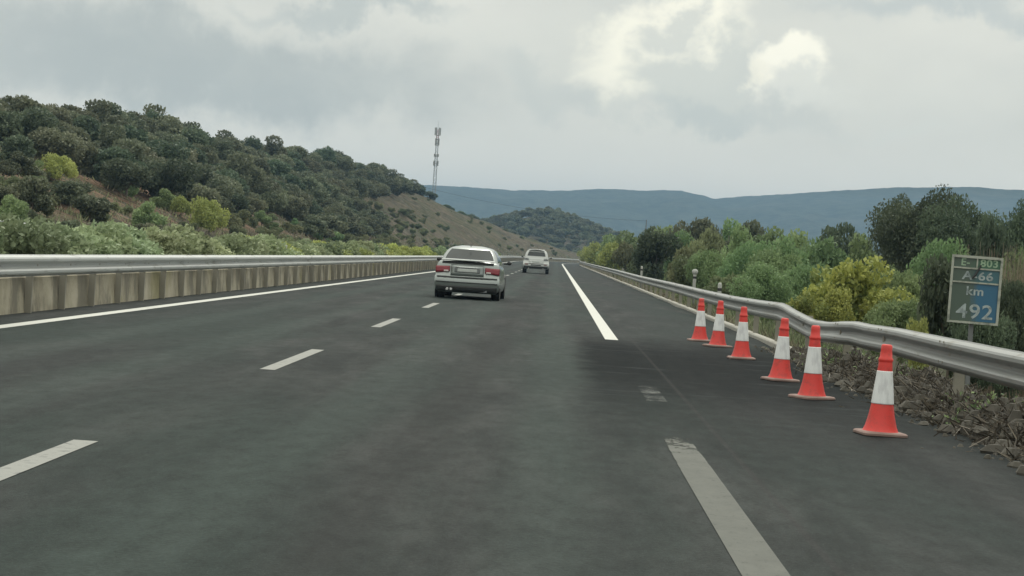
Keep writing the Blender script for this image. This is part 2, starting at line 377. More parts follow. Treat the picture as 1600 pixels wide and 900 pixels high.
# follow the bend with the grid: the columns are lateral offsets from the road
V = [(x+cv(y)*(1 if abs(x) < 150 else 0), y, gz(x+cv(y)*(1 if abs(x) < 150 else 0), y)) for y in ys for x in xs]
nx = len(xs); Fc = [[j*nx+i, j*nx+i+1, (j+1)*nx+i+1, (j+1)*nx+i] for j in range(len(ys)-1) for i in range(nx-1)]
tag(link('ground', mesh('ground', V, Fc), M['soil'], smooth=True), kind='structure')

def strip(name, s0, s1, Y0, Y1, z, m, kind='structure', step=4, wob=0, parent=None, th=0):
    n = max(2, int((Y1-Y0)/step)+1); v = []
    for i in range(n):
        Y = Y0+(Y1-Y0)*i/(n-1); w = mn.noise(Vector((Y*.7, s0, 2)))*wob
        v += [(s0+cv(Y), Y, z), (s1+cv(Y)+w, Y, z)]
    o = link(name, mesh(name, v, [[2*i, 2*i+1, 2*i+3, 2*i+2] for i in range(n-1)]), m, parent)
    return tag(o, kind=kind) if kind else o
strip('road', -7.6, 3.75, -30, 900, 0.0, M['asphalt'], wob=.12)
strip('opposite_road', -22.2, -12.4, -30, 900, 0.0, M['asphalt'])
LW = .215
strip('edge_line', -6.72-LW/2, -6.72+LW/2, -20, 600, .004, M['paint'])
strip('edge_line', .975-LW/2, .975+LW/2, 33.2, 600, .004, M['paint'])
strip('edge_line', .975-LW/2, .975+LW/2, -20, 18.5, .004, M['paint_fade'])
strip('scraped_edge_line', .93, 1.12, 19.2, 21.4, .004, M['paint_worn'])
per = 12.05; d0 = gr(503, 547).y
mb = MB()
for k in range(-2, 40):
    e = d0+k*per; s = e-4.3; n = 5
    v = []
    for i in range(n):
        Y = s+(e-s)*i/(n-1); v += [(-2.77-.075+cv(Y), Y, .004), (-2.77+.075+cv(Y), Y, .004)]
    mb.add(v, [[2*i, 2*i+1, 2*i+3, 2*i+2] for i in range(n-1)])
tag(mb.build('lane_dashes', M['paint_dim']), kind='structure')
for s in (-21.8, -13.0): strip('edge_line', s-.08, s+.08, -20, 600, .004, M['paint'])

# low concrete wall and kerb
def prism_path(name, prof, Y0, Y1, step, m, parent=None, dxf=None, smooth=False):
    n = int((Y1-Y0)/step)+1; v = []; k = len(prof)
    for i in range(n):
        Y = Y0+(Y1-Y0)*i/(n-1); ox, oz = (dxf(Y) if dxf else (0, 0)); v += [(p[0]+cv(Y)+ox, Y, p[1]+oz) for p in prof]
    f = [[i*k+j, i*k+(j+1) % k, (i+1)*k+(j+1) % k, (i+1)*k+j] for i in range(n-1) for j in range(k)]
    f += [list(range(k)), [(n-1)*k+j for j in range(k)][::-1]]
    return link(name, mesh(name, v, f), m, parent, smooth)
tag(prism_path('median_wall', [(-7.86, -.05), (-7.56, -.05), (-7.60, .50), (-7.64, .54), (-7.82, .54), (-7.84, .50)], -25, 560, 3, M['concrete']),
    'low stained beige concrete wall running behind the left guardrail', 'wall')
tag(prism_path('kerb', [(3.78, -.05), (3.92, -.05), (3.92, .07), (3.80, .07), (3.78, .05)], 30, 420, 3, M['kerb']),
    'pale concrete kerb strip under the right guardrail', 'kerb')

# ------------------------------------------------------------------ guardrails
WP = [(0, 0), (.010, .012), (.070, .035), (.084, .055), (.086, .085), (.078, .100), (.016, .128), (.004, .142), (.004, .168), (.016, .182), (.078, .210), (.086, .225), (.084, .255), (.070, .275), (.010, .298), (0, .31)]
def wbeam(parent, s, z0, Y0, Y1, side, m, fx=None, stepf=None, name='rail'):
    Yv = []; Y = Y0
    while Y < Y1: Yv.append(Y); Y += stepf(Y) if stepf else (2 if Y < 150 else 5)
    Yv.append(Y1)
    prof = WP+[(a-.004, b) for a, b in WP[::-1]]; k = len(prof); v = []
    for Y in Yv:
        ox, oz, tilt, sq = fx(Y) if fx else (0, 0, 0, 1)
        for a, b in prof:
            a2 = a*sq; b2 = b-.155; ct, st = math.cos(tilt), math.sin(tilt)
            v.append((cv(Y)+s+ox+side*(a2*ct+b2*st), Y, z0+.155+oz+b2*ct-a2*st))
    f = [[i*k+j, i*k+(j+1) % k, (i+1)*k+(j+1) % k, (i+1)*k+j] for i in range(len(Yv)-1) for j in range(k)]
    return link(name, mesh(name, v, f), m, parent, False)
def posts(parent, s, h, Y0, dY, Y1, m, side, nmax=96, fx=None):
    Y = Y0; k = 0; me = None; rest = MB(); a = MB().box((0, 0, h/2-.15), (.10, .05, h+.3)).box((side*.075, 0, h-.155+.0), (.06, .07, .14))
    me = mesh('post', a.v, a.f); me.materials.append(m)
    while Y < Y1:
        ox, oz, tl, _ = fx(Y) if fx else (0, 0, 0, 1)
        if k < nmax:
            o = link('post', me, None, parent); o.location = (cv(Y)+s+ox-side*.10, Y, min(0, oz) if fx else 0); o.rotation_euler = (0, -tl*side*.3, 0)
        else: rest.box((cv(Y)+s-side*.10, Y, h/2-.05), (.1, .05, h+.1))
        k += 1; Y += dY
    if rest.v: tag(rest.build('posts', m, parent), kind='stuff')
g = tag(empty('guardrail', (0, 0, 0)), 'long straight pale metal guardrail along the median on the left', 'guardrail')
wbeam(g, -7.42, .535, -20, 560, 1, M['galv']); posts(g, -7.42, .82, 11.2, 2.0, 500, M['post'], 1)
g = tag(empty('guardrail'), 'far metal guardrail beyond the median hedge at the far left edge', 'guardrail')
low = lambda Y: (0, -.5*min(1, max(0, (Y-85)/14)), 0, 1)
wbeam(g, -22.6, 1.0, 20, 320, 1, M['galv'], low); posts(g, -22.6, 1.28, 22, 4.0, 320, M['post'], 1, 80, low)
BT = []
for x, y in [(907, 408.5), (958, 420), (1004, 431.6), (1050, 441), (1099, 452.4), (1145, 462), (1189, 469), (1222, 473), (1232, 476.5), (1250, 489), (1262, 498.5), (1275, 501), (1300, 501), (1340, 502), (1360, 506.5), (1400, 512), (1447, 521), (1513, 533), (1600, 550.5)]:
    q = ray(x, y); k = 3.82/q.x; BT.append((q.y*k, H+q.z*k-.785))
BT.sort()
def bent(Y):
    def bump(c, w, a): return a*math.exp(-((Y-c)/w)**2)
    oz = interp(BT, Y); ox = bump(29.3, 2.2, .12)+.014*math.sin(Y*.9)*(Y < 34)+.02*mn.noise(Vector((Y*.6, 3, 0))); tl = bump(29.6, 1.6, -.30)+bump(24, 3, -.12)
    return ox, oz if Y < 130 else BT[-1][1], tl, 1-bump(29.3, 2, .35)-bump(24, 2, .2)
g = tag(empty('guardrail'), 'weathered guardrail on the right, dented downwards behind the traffic cones', 'guardrail')
wbeam(g, 3.82, .475, -10, 520, -1, M['galv_dirty'], bent, lambda Y: .3 if 12 < Y < 36 else (2 if Y < 150 else 5))
posts(g, 3.82, .77, 3.6, 4.0, 500, M['post'], -1, 96, bent)
sj = MB()
for k in range(0, 60):
    Y = 3.6+4*k
    ox, oz, tl, sq = bent(Y)
    for zz in (.06, .25):
        sj.box((cv(Y)+3.82+ox-.088*sq-.0, Y+.1, .475+oz+zz+.02), (.010, .02, .02)).box((cv(Y)+3.82+ox-.088*sq, Y-.1, .475+oz+zz+.02), (.010, .02, .02))
sj.build('bolts', M['post'], g)
ref = MB()
# ------------------------------------------------------------------ traffic cones
def cone(loc, rz, label):
    r = tag(empty('traffic_cone', loc, rz), label, 'traffic cone', 'traffic cones on the hard shoulder')
    if cone.me is None:
        b = MB(); n = 32                                              # square plate with rounded, slightly raised edge
        def loop(hw, cr, z): return [(math.copysign(hw-cr, math.cos(a))+cr*math.cos(a), math.copysign(hw-cr, math.sin(a))+cr*math.sin(a), z) for a in [2*math.pi*(k+.5)/n for k in range(n)]]
        L = [loop(.178, .05, 0), loop(.188, .05, .006), loop(.188, .05, .022), loop(.176, .05, .032), loop(.150, .05, .036)]
        v = sum(L, []); f = [[i*n+k, i*n+(k+1) % n, (i+1)*n+(k+1) % n, (i+1)*n+k] for i in range(4) for k in range(n)]; f += [list(range(n))[::-1], [4*n+k for k in range(n)]]
        b.add(v, f)
        lo = MB().lathe([(.15, .034), (.142, .045), (.136, .06), (.128, .08), (.106, .17), (.090, .262)], 32, caps=False)
        wh = MB().lathe([(.090, .260), (.0935, .2605), (.0935, .268), (.079, .40), (.0655, .522), (.0655, .530), (.062, .531)], 32, caps=False)
        tp = MB().lathe([(.062, .529), (.056, .60), (.055, .605), (.060, .612), (.060, .632), (.052, .64), (.046, .70), (.046, .735), (.038, .747), (.030, .750), (.027, .735), (.027, .70)], 32, caps=False)
        cone.me = []
        for nm, q, m in (('base_plate', b, 'cbase'), ('lower_body', lo, 'red'), ('reflective_sleeve', wh, 'cwhite'), ('top_section', tp, 'red')):
            me = mesh(nm, q.v, q.f); me.materials.append(M[m])
            if nm != 'base_plate': me.polygons.foreach_set('use_smooth', [True]*len(me.polygons))
            cone.me.append((nm, me))
    for nm, me in cone.me: link(nm, me, None, r)
    return r
cone.me = None
CP = [(1375, 684, 'nearest and largest red and white traffic cone, alone at the right end of the row'), (1268, 627, 'second nearest red and white traffic cone, in front of the dented rail'),
      (1219, 599, 'third nearest red and white traffic cone, below the kink where the rail bends down'), (1158, 565, 'fourth nearest red and white traffic cone, just right of the two farthest'),
      (1121, 546, 'second farthest red and white traffic cone, close to the farthest one'), (1093, 537, 'farthest and smallest red and white traffic cone, leftmost in the row')]
for i, (x, y, lb) in enumerate(CP):
    o = cone(gr(x, y-4), [.15, .5, .3, .05, .6, .2][i], lb); o.scale = (1, 1, [1, 1.01, .99, 1, 1.0, .98][i]); o.rotation_euler.y = R([.6, -.5, .8, -.4, .7, -.9][i])

# ------------------------------------------------------------------ cars
def car(name, p, loc, rz, label, cat='car'):
    r = tag(empty(name, loc, rz), label, cat)
    L, w, zb, zs, deck, belt = p['L'], p['w'], p['zb'], p['zs'], p['deck'], p['belt']
    # profile rows: (half width, z, y offset at the rear)
    rows = [(w*.86, zb, .10), (w*.95, zb+.07, .03), (w*.985, zb+.22, 0), (w*.98, p['bump'], .0), (w*.965, p['bump']+.035, .07), (w*.955, (p['bump']+deck)/2, .09), (w*.925, deck-.09, .10), (w*.875, deck-.028, .13), (w*.79, deck-.005, .20)]
    crown = [0, .022, .03, .022, 0]; cols = [-1, -.55, 0, .55, 1]
    def rear_y(x, z):
        zz = [q[1] for q in rows]; i = max(0, min(len(rows)-2, sum(1 for a in zz if a <= z)-1)); t = (z-zz[i])/(zz[i+1]-zz[i]); t = max(0, min(1, t))
        y = rows[i][2]+(rows[i+1][2]-rows[i][2])*t; hw = rows[i][0]+(rows[i+1][0]-rows[i][0])*t
        return y+.16*abs(x/hw)**3
    b = MB(); nf = 21; v = []
    fr = [-1+2*k/(nf-1) for k in range(nf)]
    for i, (hw, z, yo) in enumerate(rows):
        for t in fr: v.append((hw*t, yo+.16*abs(t)**3, z+(.035*(1-t*t) if i == len(rows)-1 else 0)))
    b.add(v, [[j*nf+i, j*nf+i+1, (j+1)*nf+i+1, (j+1)*nf+i] for j in range(len(rows)-1) for i in range(nf-1)])
    secs = p['secs']                                                 # (y, width factor, deck height)
    prof0 = [(hw, z) for hw, z, yo in rows]
    ring = []
    def sec(y, wf, dk, first=False):
        out = []
        for j, (hw, z) in enumerate(prof0):
            zz = zb+(z-zb)*(dk-zb)/(deck-.005-zb); out.append((hw*wf, y if not first else rows[j][2]+.16, zz))
        top = [(prof0[-1][0]*wf*t, y if not first else rows[-1][2]+.16*abs(t)**3, dk+.035*(1-t*t)) for t in fr[::-1][1:-1]]
        return out+top+[(-a, yy, c) for a, yy, c in out[::-1]]
    SC = [sec(0, 1, deck-.005, True)]+[sec(*q) for q in secs]; k = len(SC[0]); v = [q for s_ in SC for q in s_]
    b.add(v, [[i*k+j, i*k+j+1, (i+1)*k+j+1, (i+1)*k+j] for i in range(len(SC)-1) for j in range(k-1)]+[[(len(SC)-1)*k+j for j in range(k)]])
    # underside
    b.add([(-w*.84, .15, zb+.02), (w*.84, .15, zb+.02), (w*.84, L-.1, zb+.02), (-w*.84, L-.1, zb+.02)], [[0, 3, 2, 1]])
    bd = b.build('body', M[p['paint']], r, True)
    # greenhouse
    G = p['gh']                                                      # (y rear base, y rear top, y front top, y front base, base half width, top half width, roof z)
    y0, y1, y2, y3, wb, wt, zr = G; hwf = lambda t: wb+(wt-wb)*t+.05*math.sin(math.pi*t)**.9 if 0 < t < 1 else (wb if t <= 0 else wt); zb0 = belt-.02; c = MB(); lv = []
    for t, q in ((0, 0), (.25, 0), (.5, 0), (.72, 0), (.86, .015), (.94, .05), (1.0, .12)):
        hw = hwf(t)-q*.8; a = y0+(y1-y0)*t+q; e = y3+(y2-y3)*t-q; z = zb0+(zr-zb0)*t
        rc = .10; pts = []
        for sx, yy, sy in ((1, a, 1), (1, e, -1), (-1, e, -1), (-1, a, 1)):
            pass
        pts = [(-hw+rc, a-.02), (-hw*.5, a-.05), (0, a-.06), (hw*.5, a-.05), (hw-rc, a-.02), (hw, a+rc), (hw*1.0, (a+e)/2), (hw, e-rc), (hw-rc, e), (0, e+.06), (-hw+rc, e), (-hw, e-rc), (-hw, (a+e)/2), (-hw, a+rc)]
        lv.append([(px, py, z) for px, py in pts])
    kk = len(lv[0]); lv.append([(px*.6, (py-(y1+y2)/2)*.7+(y1+y2)/2, zr+.035) for px, py, _ in lv[-1]])
    v = [q for l in lv for q in l]; c.add(v, [[i*kk+j, i*kk+(j+1) % kk, (i+1)*kk+(j+1) % kk, (i+1)*kk+j] for i in range(len(lv)-1) for j in range(kk)]+[[(len(lv)-1)*kk+j for j in range(kk)]])
    cab = c.build('roof', M[p['paint']], r, True)
    # windows: curved panels standing just proud of the cabin
    def gpt(t, u, off=.008):                                          # on the rear face, t height 0..1, u -1..1
        hw = hwf(t)-.075; return (hw*u, y0+(y1-y0)*t-.06+.045*abs(u)**2.2-off, zb0+(zr-zb0)*t+off*.6)
    def panel(nm, fn, t0, t1, u0, u1, m, par, nt_=5, nu=11):
        v = [fn(t0+(t1-t0)*i/(nt_-1), u0+(u1-u0)*j/(nu-1)) for i in range(nt_) for j in range(nu)]
        return MB().add(v, [[i*nu+j, i*nu+j+1, (i+1)*nu+j+1, (i+1)*nu+j] for i in range(nt_-1) for j in range(nu-1)]).build(nm, m, par, True)
    gt = p['gt']; panel('rear_window', gpt, gt[0], gt[1], -gt[2], gt[2], M['glass'], r)
    def fpt(t, u): hw = hwf(t)-.08; return (hw*u, y3+(y2-y3)*t+.06-.05*u*u+.01, zb0+(zr-zb0)*t)
    panel('windscreen', fpt, .1, .86, -1, 1, M['glass'], r)
    for sx in (-1, 1):
        def spt(t, u, sx=sx): return (sx*(hwf(t)+.006), (y0+(y1-y0)*t+.22)*(1-u)+(y3+(y2-y3)*t-.25)*u, zb0+(zr-zb0)*t)
        panel('side_window', spt, .14, .84, .0, .47, M['glass'], r); panel('side_window', spt, .14, .84, .51, 1, M['glass'], r)
    def rp(x0, x1, z0, z1, off, nm, m, par=r, f=None, nu=9, nv=5):
        v = []
        for i in range(nv):
            for j in range(nu):
                z = z0+(z1-z0)*i/(nv-1); x = x0+(x1-x0)*j/(nu-1)
                if f: x, z = f(x, z, i/(nv-1), j/(nu-1))
                v.append((x, rear_y(x, z)-off, z))
        fcs = [[i*nu+j, i*nu+j+1, (i+1)*nu+j+1, (i+1)*nu+j] for i in range(nv-1) for j in range(nu-1)]
        o = MB().add(v, fcs).build(nm, m, par, True)
        sm = o.modifiers.new('thick', 'SOLIDIFY'); sm.thickness = off+.01; sm.offset = 1 if False else 0
        return o
    p['rear'](r, rp, rear_y)
    # wheels
    for sx in (-1, 1):
        for yy in p['wy']:
            tr = p['tr']; wl = empty('wheel'); wl.parent = r; wl.location = (sx*(w-.14), yy, tr)
            ty = MB().lathe([(tr*.62, -.1), (tr*.93, -.105), (tr, -.08), (tr, .08), (tr*.93, .105), (tr*.62, .1)], 28); o = ty.build('tyre', M['tyre'], wl, True); o.rotation_euler = (0, R(90), 0)
            rm = MB().lathe([(tr*.60, -.09), (tr*.64, 0), (tr*.60, .09), (tr*.5, .106), (tr*.12, .11), (.02, .115)], 20); o = rm.build('rim', M['rim'], wl, True); o.rotation_euler = (0, R(90*sx), 0)
            MB().lathe([(tr*1.12, -.02), (tr*1.12, .004)], 28, (0, 0, 0)).build('wheel_arch', M['plastic'], r).matrix_local = Matrix.Translation((sx*(w-.022), yy, tr+.03)) @ Matrix.Rotation(R(90), 4, 'Y')
    for sx in (-1, 1):
        mm = MB(); y = y3-.45
        v = []; 
        for t in (0, 1):
            for a in range(10):
                an = 2*math.pi*a/10; v.append((sx*(w+.10+.07*math.cos(an)), y+t*.10-.02*(1-t), belt+.04+.05*math.sin(an)))
        mm.add(v, [[a, (a+1) % 10, 10+(a+1) % 10, 10+a] for a in range(10)]+[list(range(10))[::-1], list(range(10, 20))]); mm.box((sx*(w-.0), y+.06, belt+.02), (.12, .05, .04))
        mi = mm.build('wing_mirror', M[p['mirror']], r, True)
    return r
def sedan_rear(r, rp, ry):
    def tl(s):
        def f(x, z, a, b):                                            # lamps narrow towards the boot lid
            q = b if s > 0 else 1-b
            return x, z-(.0 if a > .5 else -.03)*(1-q)-q*.012
        return f
    for s in (-1, 1):
        x0, x1 = sorted((s*.47, s*.845)); o = rp(x0, x1, .69, .86, .012, 'tail_light', M['lamp_red'], f=tl(s))
        x0, x1 = sorted((s*.50, s*.62)); rp(x0, x1, .71, .75, .020, 'reversing_lens', M['lamp_clear'], o)
    tr = rp(-.44, .44, .62, .91, .006, 'boot_lid', M['silver'])
    rp(-.34, .34, .70, .83, .012, 'plate_recess', M['greyplastic'], tr)
    rp(-.26, .26, .715, .805, .020, 'number_plate', M['plate'], tr)
    rp(-.30, .30, .835, .855, .024, 'trunk_handle', M['chrome'], tr)
    rp(-.80, .80, .56, .588, .006, 'bumper_gap', M['plastic'])
    rp(-.81, .81, .425, .455, .012, 'bumper_strip', M['plastic'])
    rp(-.80, .80, .20, .345, .010, 'lower_valance', M['plastic'])
    MB().box((0, .13, .235), (1.1, .16, .05)).build('underbody', M['greyplastic'], r)
    for x in (-.50, -.40): 
        o = MB().lathe([(.030, 0), (.034, 0), (.034, .14), (.030, .14)], 14).build('exhaust_pipe', M['chrome'], r, True); o.matrix_local = Matrix.Translation((x, .0, .255)) @ Matrix.Rotation(R(-90), 4, 'X')
    # boot spoiler: white lip with a painted shadow under it
    sp = MB(); v = []
    for x in [-.70+.07*k for k in range(21)]:
        y = ry(x, .95)+.0; e = max(0, abs(x)-.55)*.25
        v += [(x, y-.075+e, 1.015-e*.3), (x, y-.075+e, 1.032-e*.3), (x, y+.06, 1.06-e*.3), (x, y+.08, 1.03-e*.3)]
    n = 21; sp.add(v, [[i*4+j, i*4+(j+1) % 4, (i+1)*4+(j+1) % 4, (i+1)*4+j] for i in range(n-1) for j in range(4)]+[[0, 1, 2, 3], [(n-1)*4+j for j in (3, 2, 1, 0)]])
    sp.build('spoiler', M['silver'], r)
    sg = rp(-.68, .68, .925, .985, .008, 'spoiler_shadow', M['plastic'])  # dark strip on the boot, coloured in as the shade below the lip
    a = MB().tube([(0, 1.0, 1.40), (0, .93, 1.46)], [.012, .006], 6).build('antenna', M['plastic'], r)
SED = dict(L=4.45, w=.875, zb=.17, zs=.4, deck=1.0, belt=.965, bump=.575, paint='silver', mirror='plastic',
           secs=[(.45, 1.0, 1.01), (.8, 1.01, 1.0), (1.6, 1.015, .95), (2.8, 1.015, .93), (3.3, 1.0, .92), (3.9, .97, .84), (4.25, .88, .72), (4.42, .70, .6)],
           gh=(.62, 1.22, 2.55, 3.25, .76, .545, 1.39), gt=(.24, .84, .97), wy=(.95, 3.65), tr=.305, rear=sedan_rear)
bl = gr(727, 468)
car('silver_saloon', SED, bl, R(-1.2), 'silver saloon car with red tail lights and boot spoiler, near the broken lane line')
def suv_rear(r, rp, ry):
    for s in (-1, 1):
        x0, x1 = sorted((s*.52, s*.83)); rp(x0, x1, .93, 1.01, .014, 'tail_light', M['greyplastic'])
        x0, x1 = sorted((s*.55, s*.75)); rp(x0, x1, .60, .64, .018, 'reflector', M['lamp_red'])
    tg = rp(-.50, .50, .70, .90, .010, 'tailgate', M['pale'])
    rp(-.26, .26, .76, .87, .018, 'number_plate', M['plate'], tg)
    rp(-.80, .80, .665, .685, .006, 'bumper_gap', M['plastic'])
    rp(-.82, .82, .37, .50, .014, 'bumper_cladding', M['plastic'])
    rp(-.35, .35, .56, .62, .010, 'lower_grille', M['plastic'])
    MB().box((0, .55, .40), (1.4, .5, .06)).build('underbody', M['plastic'], r)
    MB().box((0, .36, 1.655), (1.12, .26, .025)).build('roof_spoiler', M['pale'], r, bevel=.008)
    for s in (-1, 1): MB().tube([(s*.57, .6, 1.66), (s*.57, .75, 1.70), (s*.56, 2.1, 1.70), (s*.56, 2.3, 1.65)], .015, 6).build('roof_rail', M['plastic'], r)
    for s in (-1, 1): MB().lathe([(.025, 0), (.03, 0), (.03, .1), (.025, .1)], 10).build('exhaust_pipe', M['chrome'], r).matrix_local = Matrix.Translation((s*.5, .02, .36)) @ Matrix.Rotation(R(-90), 4, 'X')
SUV = dict(L=4.4, w=.91, zb=.31, zs=.5, deck=1.08, belt=1.06, bump=.70, paint='pale', mirror='plastic',
           secs=[(.4, 1.0, 1.09), (.9, 1.01, 1.07), (1.8, 1.01, 1.05), (2.9, 1.01, 1.03), (3.4, 1.0, 1.0), (4.0, .95, .92), (4.3, .85, .75), (4.4, .7, .6)],
           gh=(.20, .42, 2.55, 3.3, .82, .60, 1.64), gt=(.26, .74, .86), wy=(.90, 3.55), tr=.36, rear=suv_rear)
car('pale_suv', SUV, gr(836.5, 427.5), 0, 'pale silver sport utility car with dark rear window, far ahead in the lane')

# ------------------------------------------------------------------ kilometre sign
sb = at(1519, 506, 24.0)
sg = tag(empty('kilometre_sign', (sb.x, 24.0, gz(sb.x, 24)), 0), 'kilometre sign reading E-803, A-66, km 492 on a post behind the right guardrail', 'road sign')
z0 = sb.z-sg.location.z; SWd, SHt = .585, .79
pn = empty('panel'); pn.parent = sg; pn.location = (0, 0, z0); pn.rotation_euler = (R(-1), R(1.0), R(-5))
def sbox(nm, x0, x1, z0_, z1, y, m, th=.006, par=pn, bev=0): return MB().box(((x0+x1)/2, y+th/2, (z0_+z1)/2), (x1-x0, th, z1-z0_)).build(nm, m, par, bevel=bev)
hw = SWd/2
rows_ = [('name_row', 'sgreen', .655, .775), ('road_row', 'steal', .49, .635), ('distance_row', 'sblue', .03, .47)]
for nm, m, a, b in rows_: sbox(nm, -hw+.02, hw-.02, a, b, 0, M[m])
fr_ = MB()
for c_, d_ in (((0, -.005, .0125), (SWd, .03, .025)), ((0, -.005, SHt-.0125), (SWd, .03, .03)), ((-hw+.0125, -.005, SHt/2), (.025, .028, SHt-.05)), ((hw-.0125, -.005, SHt/2), (.028, .028, SHt-.05)),
               ((0, -.004, .48), (SWd-.06, .022, .018)), ((0, -.004, .645), (SWd-.06, .022, .018)), ((.0, -.004, .715), (.016, .02, .118))): fr_.box(c_, d_)
fr_.build('frame', M['cream'], pn)
def text(s, x, z, size, m, par=pn, w=1.0):
    cu = bpy.data.curves.new('t', 'FONT'); cu.body = s; cu.size = size; cu.extrude = .0015; cu.align_x = 'CENTER'; cu.offset = .0028; cu.space_character = 1.08
    to = bpy.data.objects.new('t', cu); C.objects.link(to); bpy.context.view_layer.update()
    me = bpy.data.meshes.new_from_object(to.evaluated_get(bpy.context.evaluated_depsgraph_get())); bpy.data.objects.remove(to)
    me.materials.clear(); o = link('lettering', me, m, par); o.rotation_euler = (R(90), 0, 0); o.location = (x, -.003, z); o.scale = (w, 1, 1); return o
text('E-', -.135, .675, .12, M['sgl']); text('803', .14, .675, .12, M['sgl'], w=1.1)
text('A-66', .02, .515, .135, M['slet'], w=1.25)
text('km', .0, .335, .14, M['slet'], w=1.15)
text('492', .015, .065, .235, M['slet'], w=1.15)
MB().tube([(.045, -.024, .69), (-.02, -.026, .56), (-.05, -.028, .52)], [.010, .014, .006], 6).build('dark_diagonal', M['plastic'], pn)  # dark diagonal bar across the upper rows
MB().box((0, .052, z0/2+.2), (.05, .035, z0+.5)).build('post', M['greyplastic'], sg)
MB().box((0, .016, .25), (SWd*.8, .014, .04)).box((0, .016, .58), (SWd*.8, .014, .04)).build('bracket', M['post'], pn)

# ------------------------------------------------------------------ delineator posts
def delineator(x, y, Y, h, label, head=False):
    p = at(x, y, Y); g_ = gz(p.x, Y) if abs(p.x-cv(Y)+2) > 6 else 0
    r = tag(empty('delineator_post', (p.x, Y, g_)), label, 'marker post', 'white marker posts along the verges')
    hh = max(.5, p.z-g_)
    MB().lathe([(.05, -.2), (.05, hh-.05), (.035, hh), (.0, hh+.01)], 12).build('post', M['white_plastic'], r, True)
    MB().lathe([(.052, hh-.2), (.052, hh-.13)], 12, caps=False).build('black_band', M['plastic'], r)
    if head: MB().lathe([(.0, hh-.09), (.07, hh-.06), (.095, hh+.01), (.07, hh+.07), (.0, hh+.09)], 14).build('cap', M['white_plastic'], r, True)
delineator(1003, 416, 94, 1, 'small white marker post behind the right guardrail in front of the dark bush')
delineator(1086, 425, 61, 1, 'white round-headed marker behind the right guardrail above the farthest cone', True)
delineator(1125, 442, 51, 1, 'thin white marker post behind the right guardrail in green shrubs')
delineator(906, 400, 330, 1, 'tiny white marker post where the far right guardrail begins')
delineator(447, 383, 70, 1, 'small white marker post in the lime section of the median hedge')
delineator(593, 382, 112, 1, 'small dark banded marker post in the hedge left of the silver car')

# ------------------------------------------------------------------ foliage
def quads(c, size, tint, up=0.0, aspect=.6, dirs=None):
    n = len(c); a = rng.normal(size=(n, 3))
    if dirs is not None: a = a*.45+dirs
    a /= np.linalg.norm(a, axis=1)[:, None]; b = rng.normal(size=(n, 3)); b = np.cross(a, b); b /= np.linalg.norm(b, axis=1)[:, None]
    s = size[:, None]; v = np.stack([c-a*s, c-b*s*aspect, c+a*s, c+b*s*aspect], 1).reshape(-1, 3)
    return v, tint
def leafmesh(name, v, tint, m):
    n = len(v)//4; me = bpy.data.meshes.new(name); me.vertices.add(4*n); me.vertices.foreach_set('co', v.astype(np.float32).ravel())
    me.loops.add(4*n); me.loops.foreach_set('vertex_index', np.arange(4*n, dtype=np.int32)); me.polygons.add(n)
    me.polygons.foreach_set('loop_start', np.arange(0, 4*n, 4, dtype=np.int32)); me.polygons.foreach_set('loop_total', np.full(n, 4, dtype=np.int32))
    at_ = me.attributes.new('tint', 'FLOAT', 'FACE'); at_.data.foreach_set('value', tint.astype(np.float32)); me.update(); me.validate(); me.materials.append(m); return me
def crown(rx, rz, zc, nl, n, ls, flat=.3, lob=.42):
    """unit crown: lobes of leaves round an ellipsoid (rx, rz) centred at height zc"""
    L = []
    for k in range(nl):
        u = rng.normal(size=3); u /= np.linalg.norm(u); u[2] = u[2]*.9+.1; q = rng.uniform(.35, .85)
        L.append((np.array([u[0]*rx*q, u[1]*rx*q, zc+u[2]*rz*q]), rng.uniform(.7, 1.15)*lob*rx, rng.uniform(.15, 1)))
    V_, T_ = [], []; wts = np.array([l[1]**2 for l in L]); wts /= wts.sum()
    for (c, r, tt), w_ in zip(L, wts):
        k = int(n*w_); u = rng.normal(size=(k, 3)); u /= np.linalg.norm(u, axis=1)[:, None]
        rad = r*rng.uniform(.45, 1.08, size=(k, 1))**.6; sub = rng.normal(size=(14, 3)); sub /= np.linalg.norm(sub, axis=1)[:, None]
        near = (u@sub.T).max(1)[:, None]; rad = rad*(.72+.38*near**3)
        p = c+u*rad*np.array([1, 1, .82*(1-flat*.3)]); V_.append(p)
        T_.append(np.clip(tt*.55+.25*rng.random(k)+.3*near[:, 0]**4*rng.random(k), 0, 1))
    c = np.vstack(V_); t = np.concatenate(T_); keep = c[:, 2] > .02
    c, t = c[keep], t[keep]; sz = ls*rng.uniform(.6, 1.3, len(c)); dirs = (c-np.array([0, 0, zc])); dirs /= np.linalg.norm(dirs, axis=1)[:, None]+1e-6
    v, t = quads(c, sz, t, dirs=dirs*.35); return v, t, L
def trunk_mb(hz, L, r0):
    b = MB(); b.tube([(0, 0, -.35), (0, 0, .05), (.04*hz, .02*hz, hz*.5), (.02*hz, 0, hz)], [r0*1.5, r0*1.15, r0*.9, r0*.55], 8)
    for c, r, _ in L[:7]:
        m_ = (c+np.array([0, 0, hz*.7]))/2+rng.normal(size=3)*.08; b.tube([(0.02*hz, 0, hz*.6), tuple(m_), tuple(c)], [r0*.5, r0*.32, r0*.12], 5)
    return b
PRO = {}
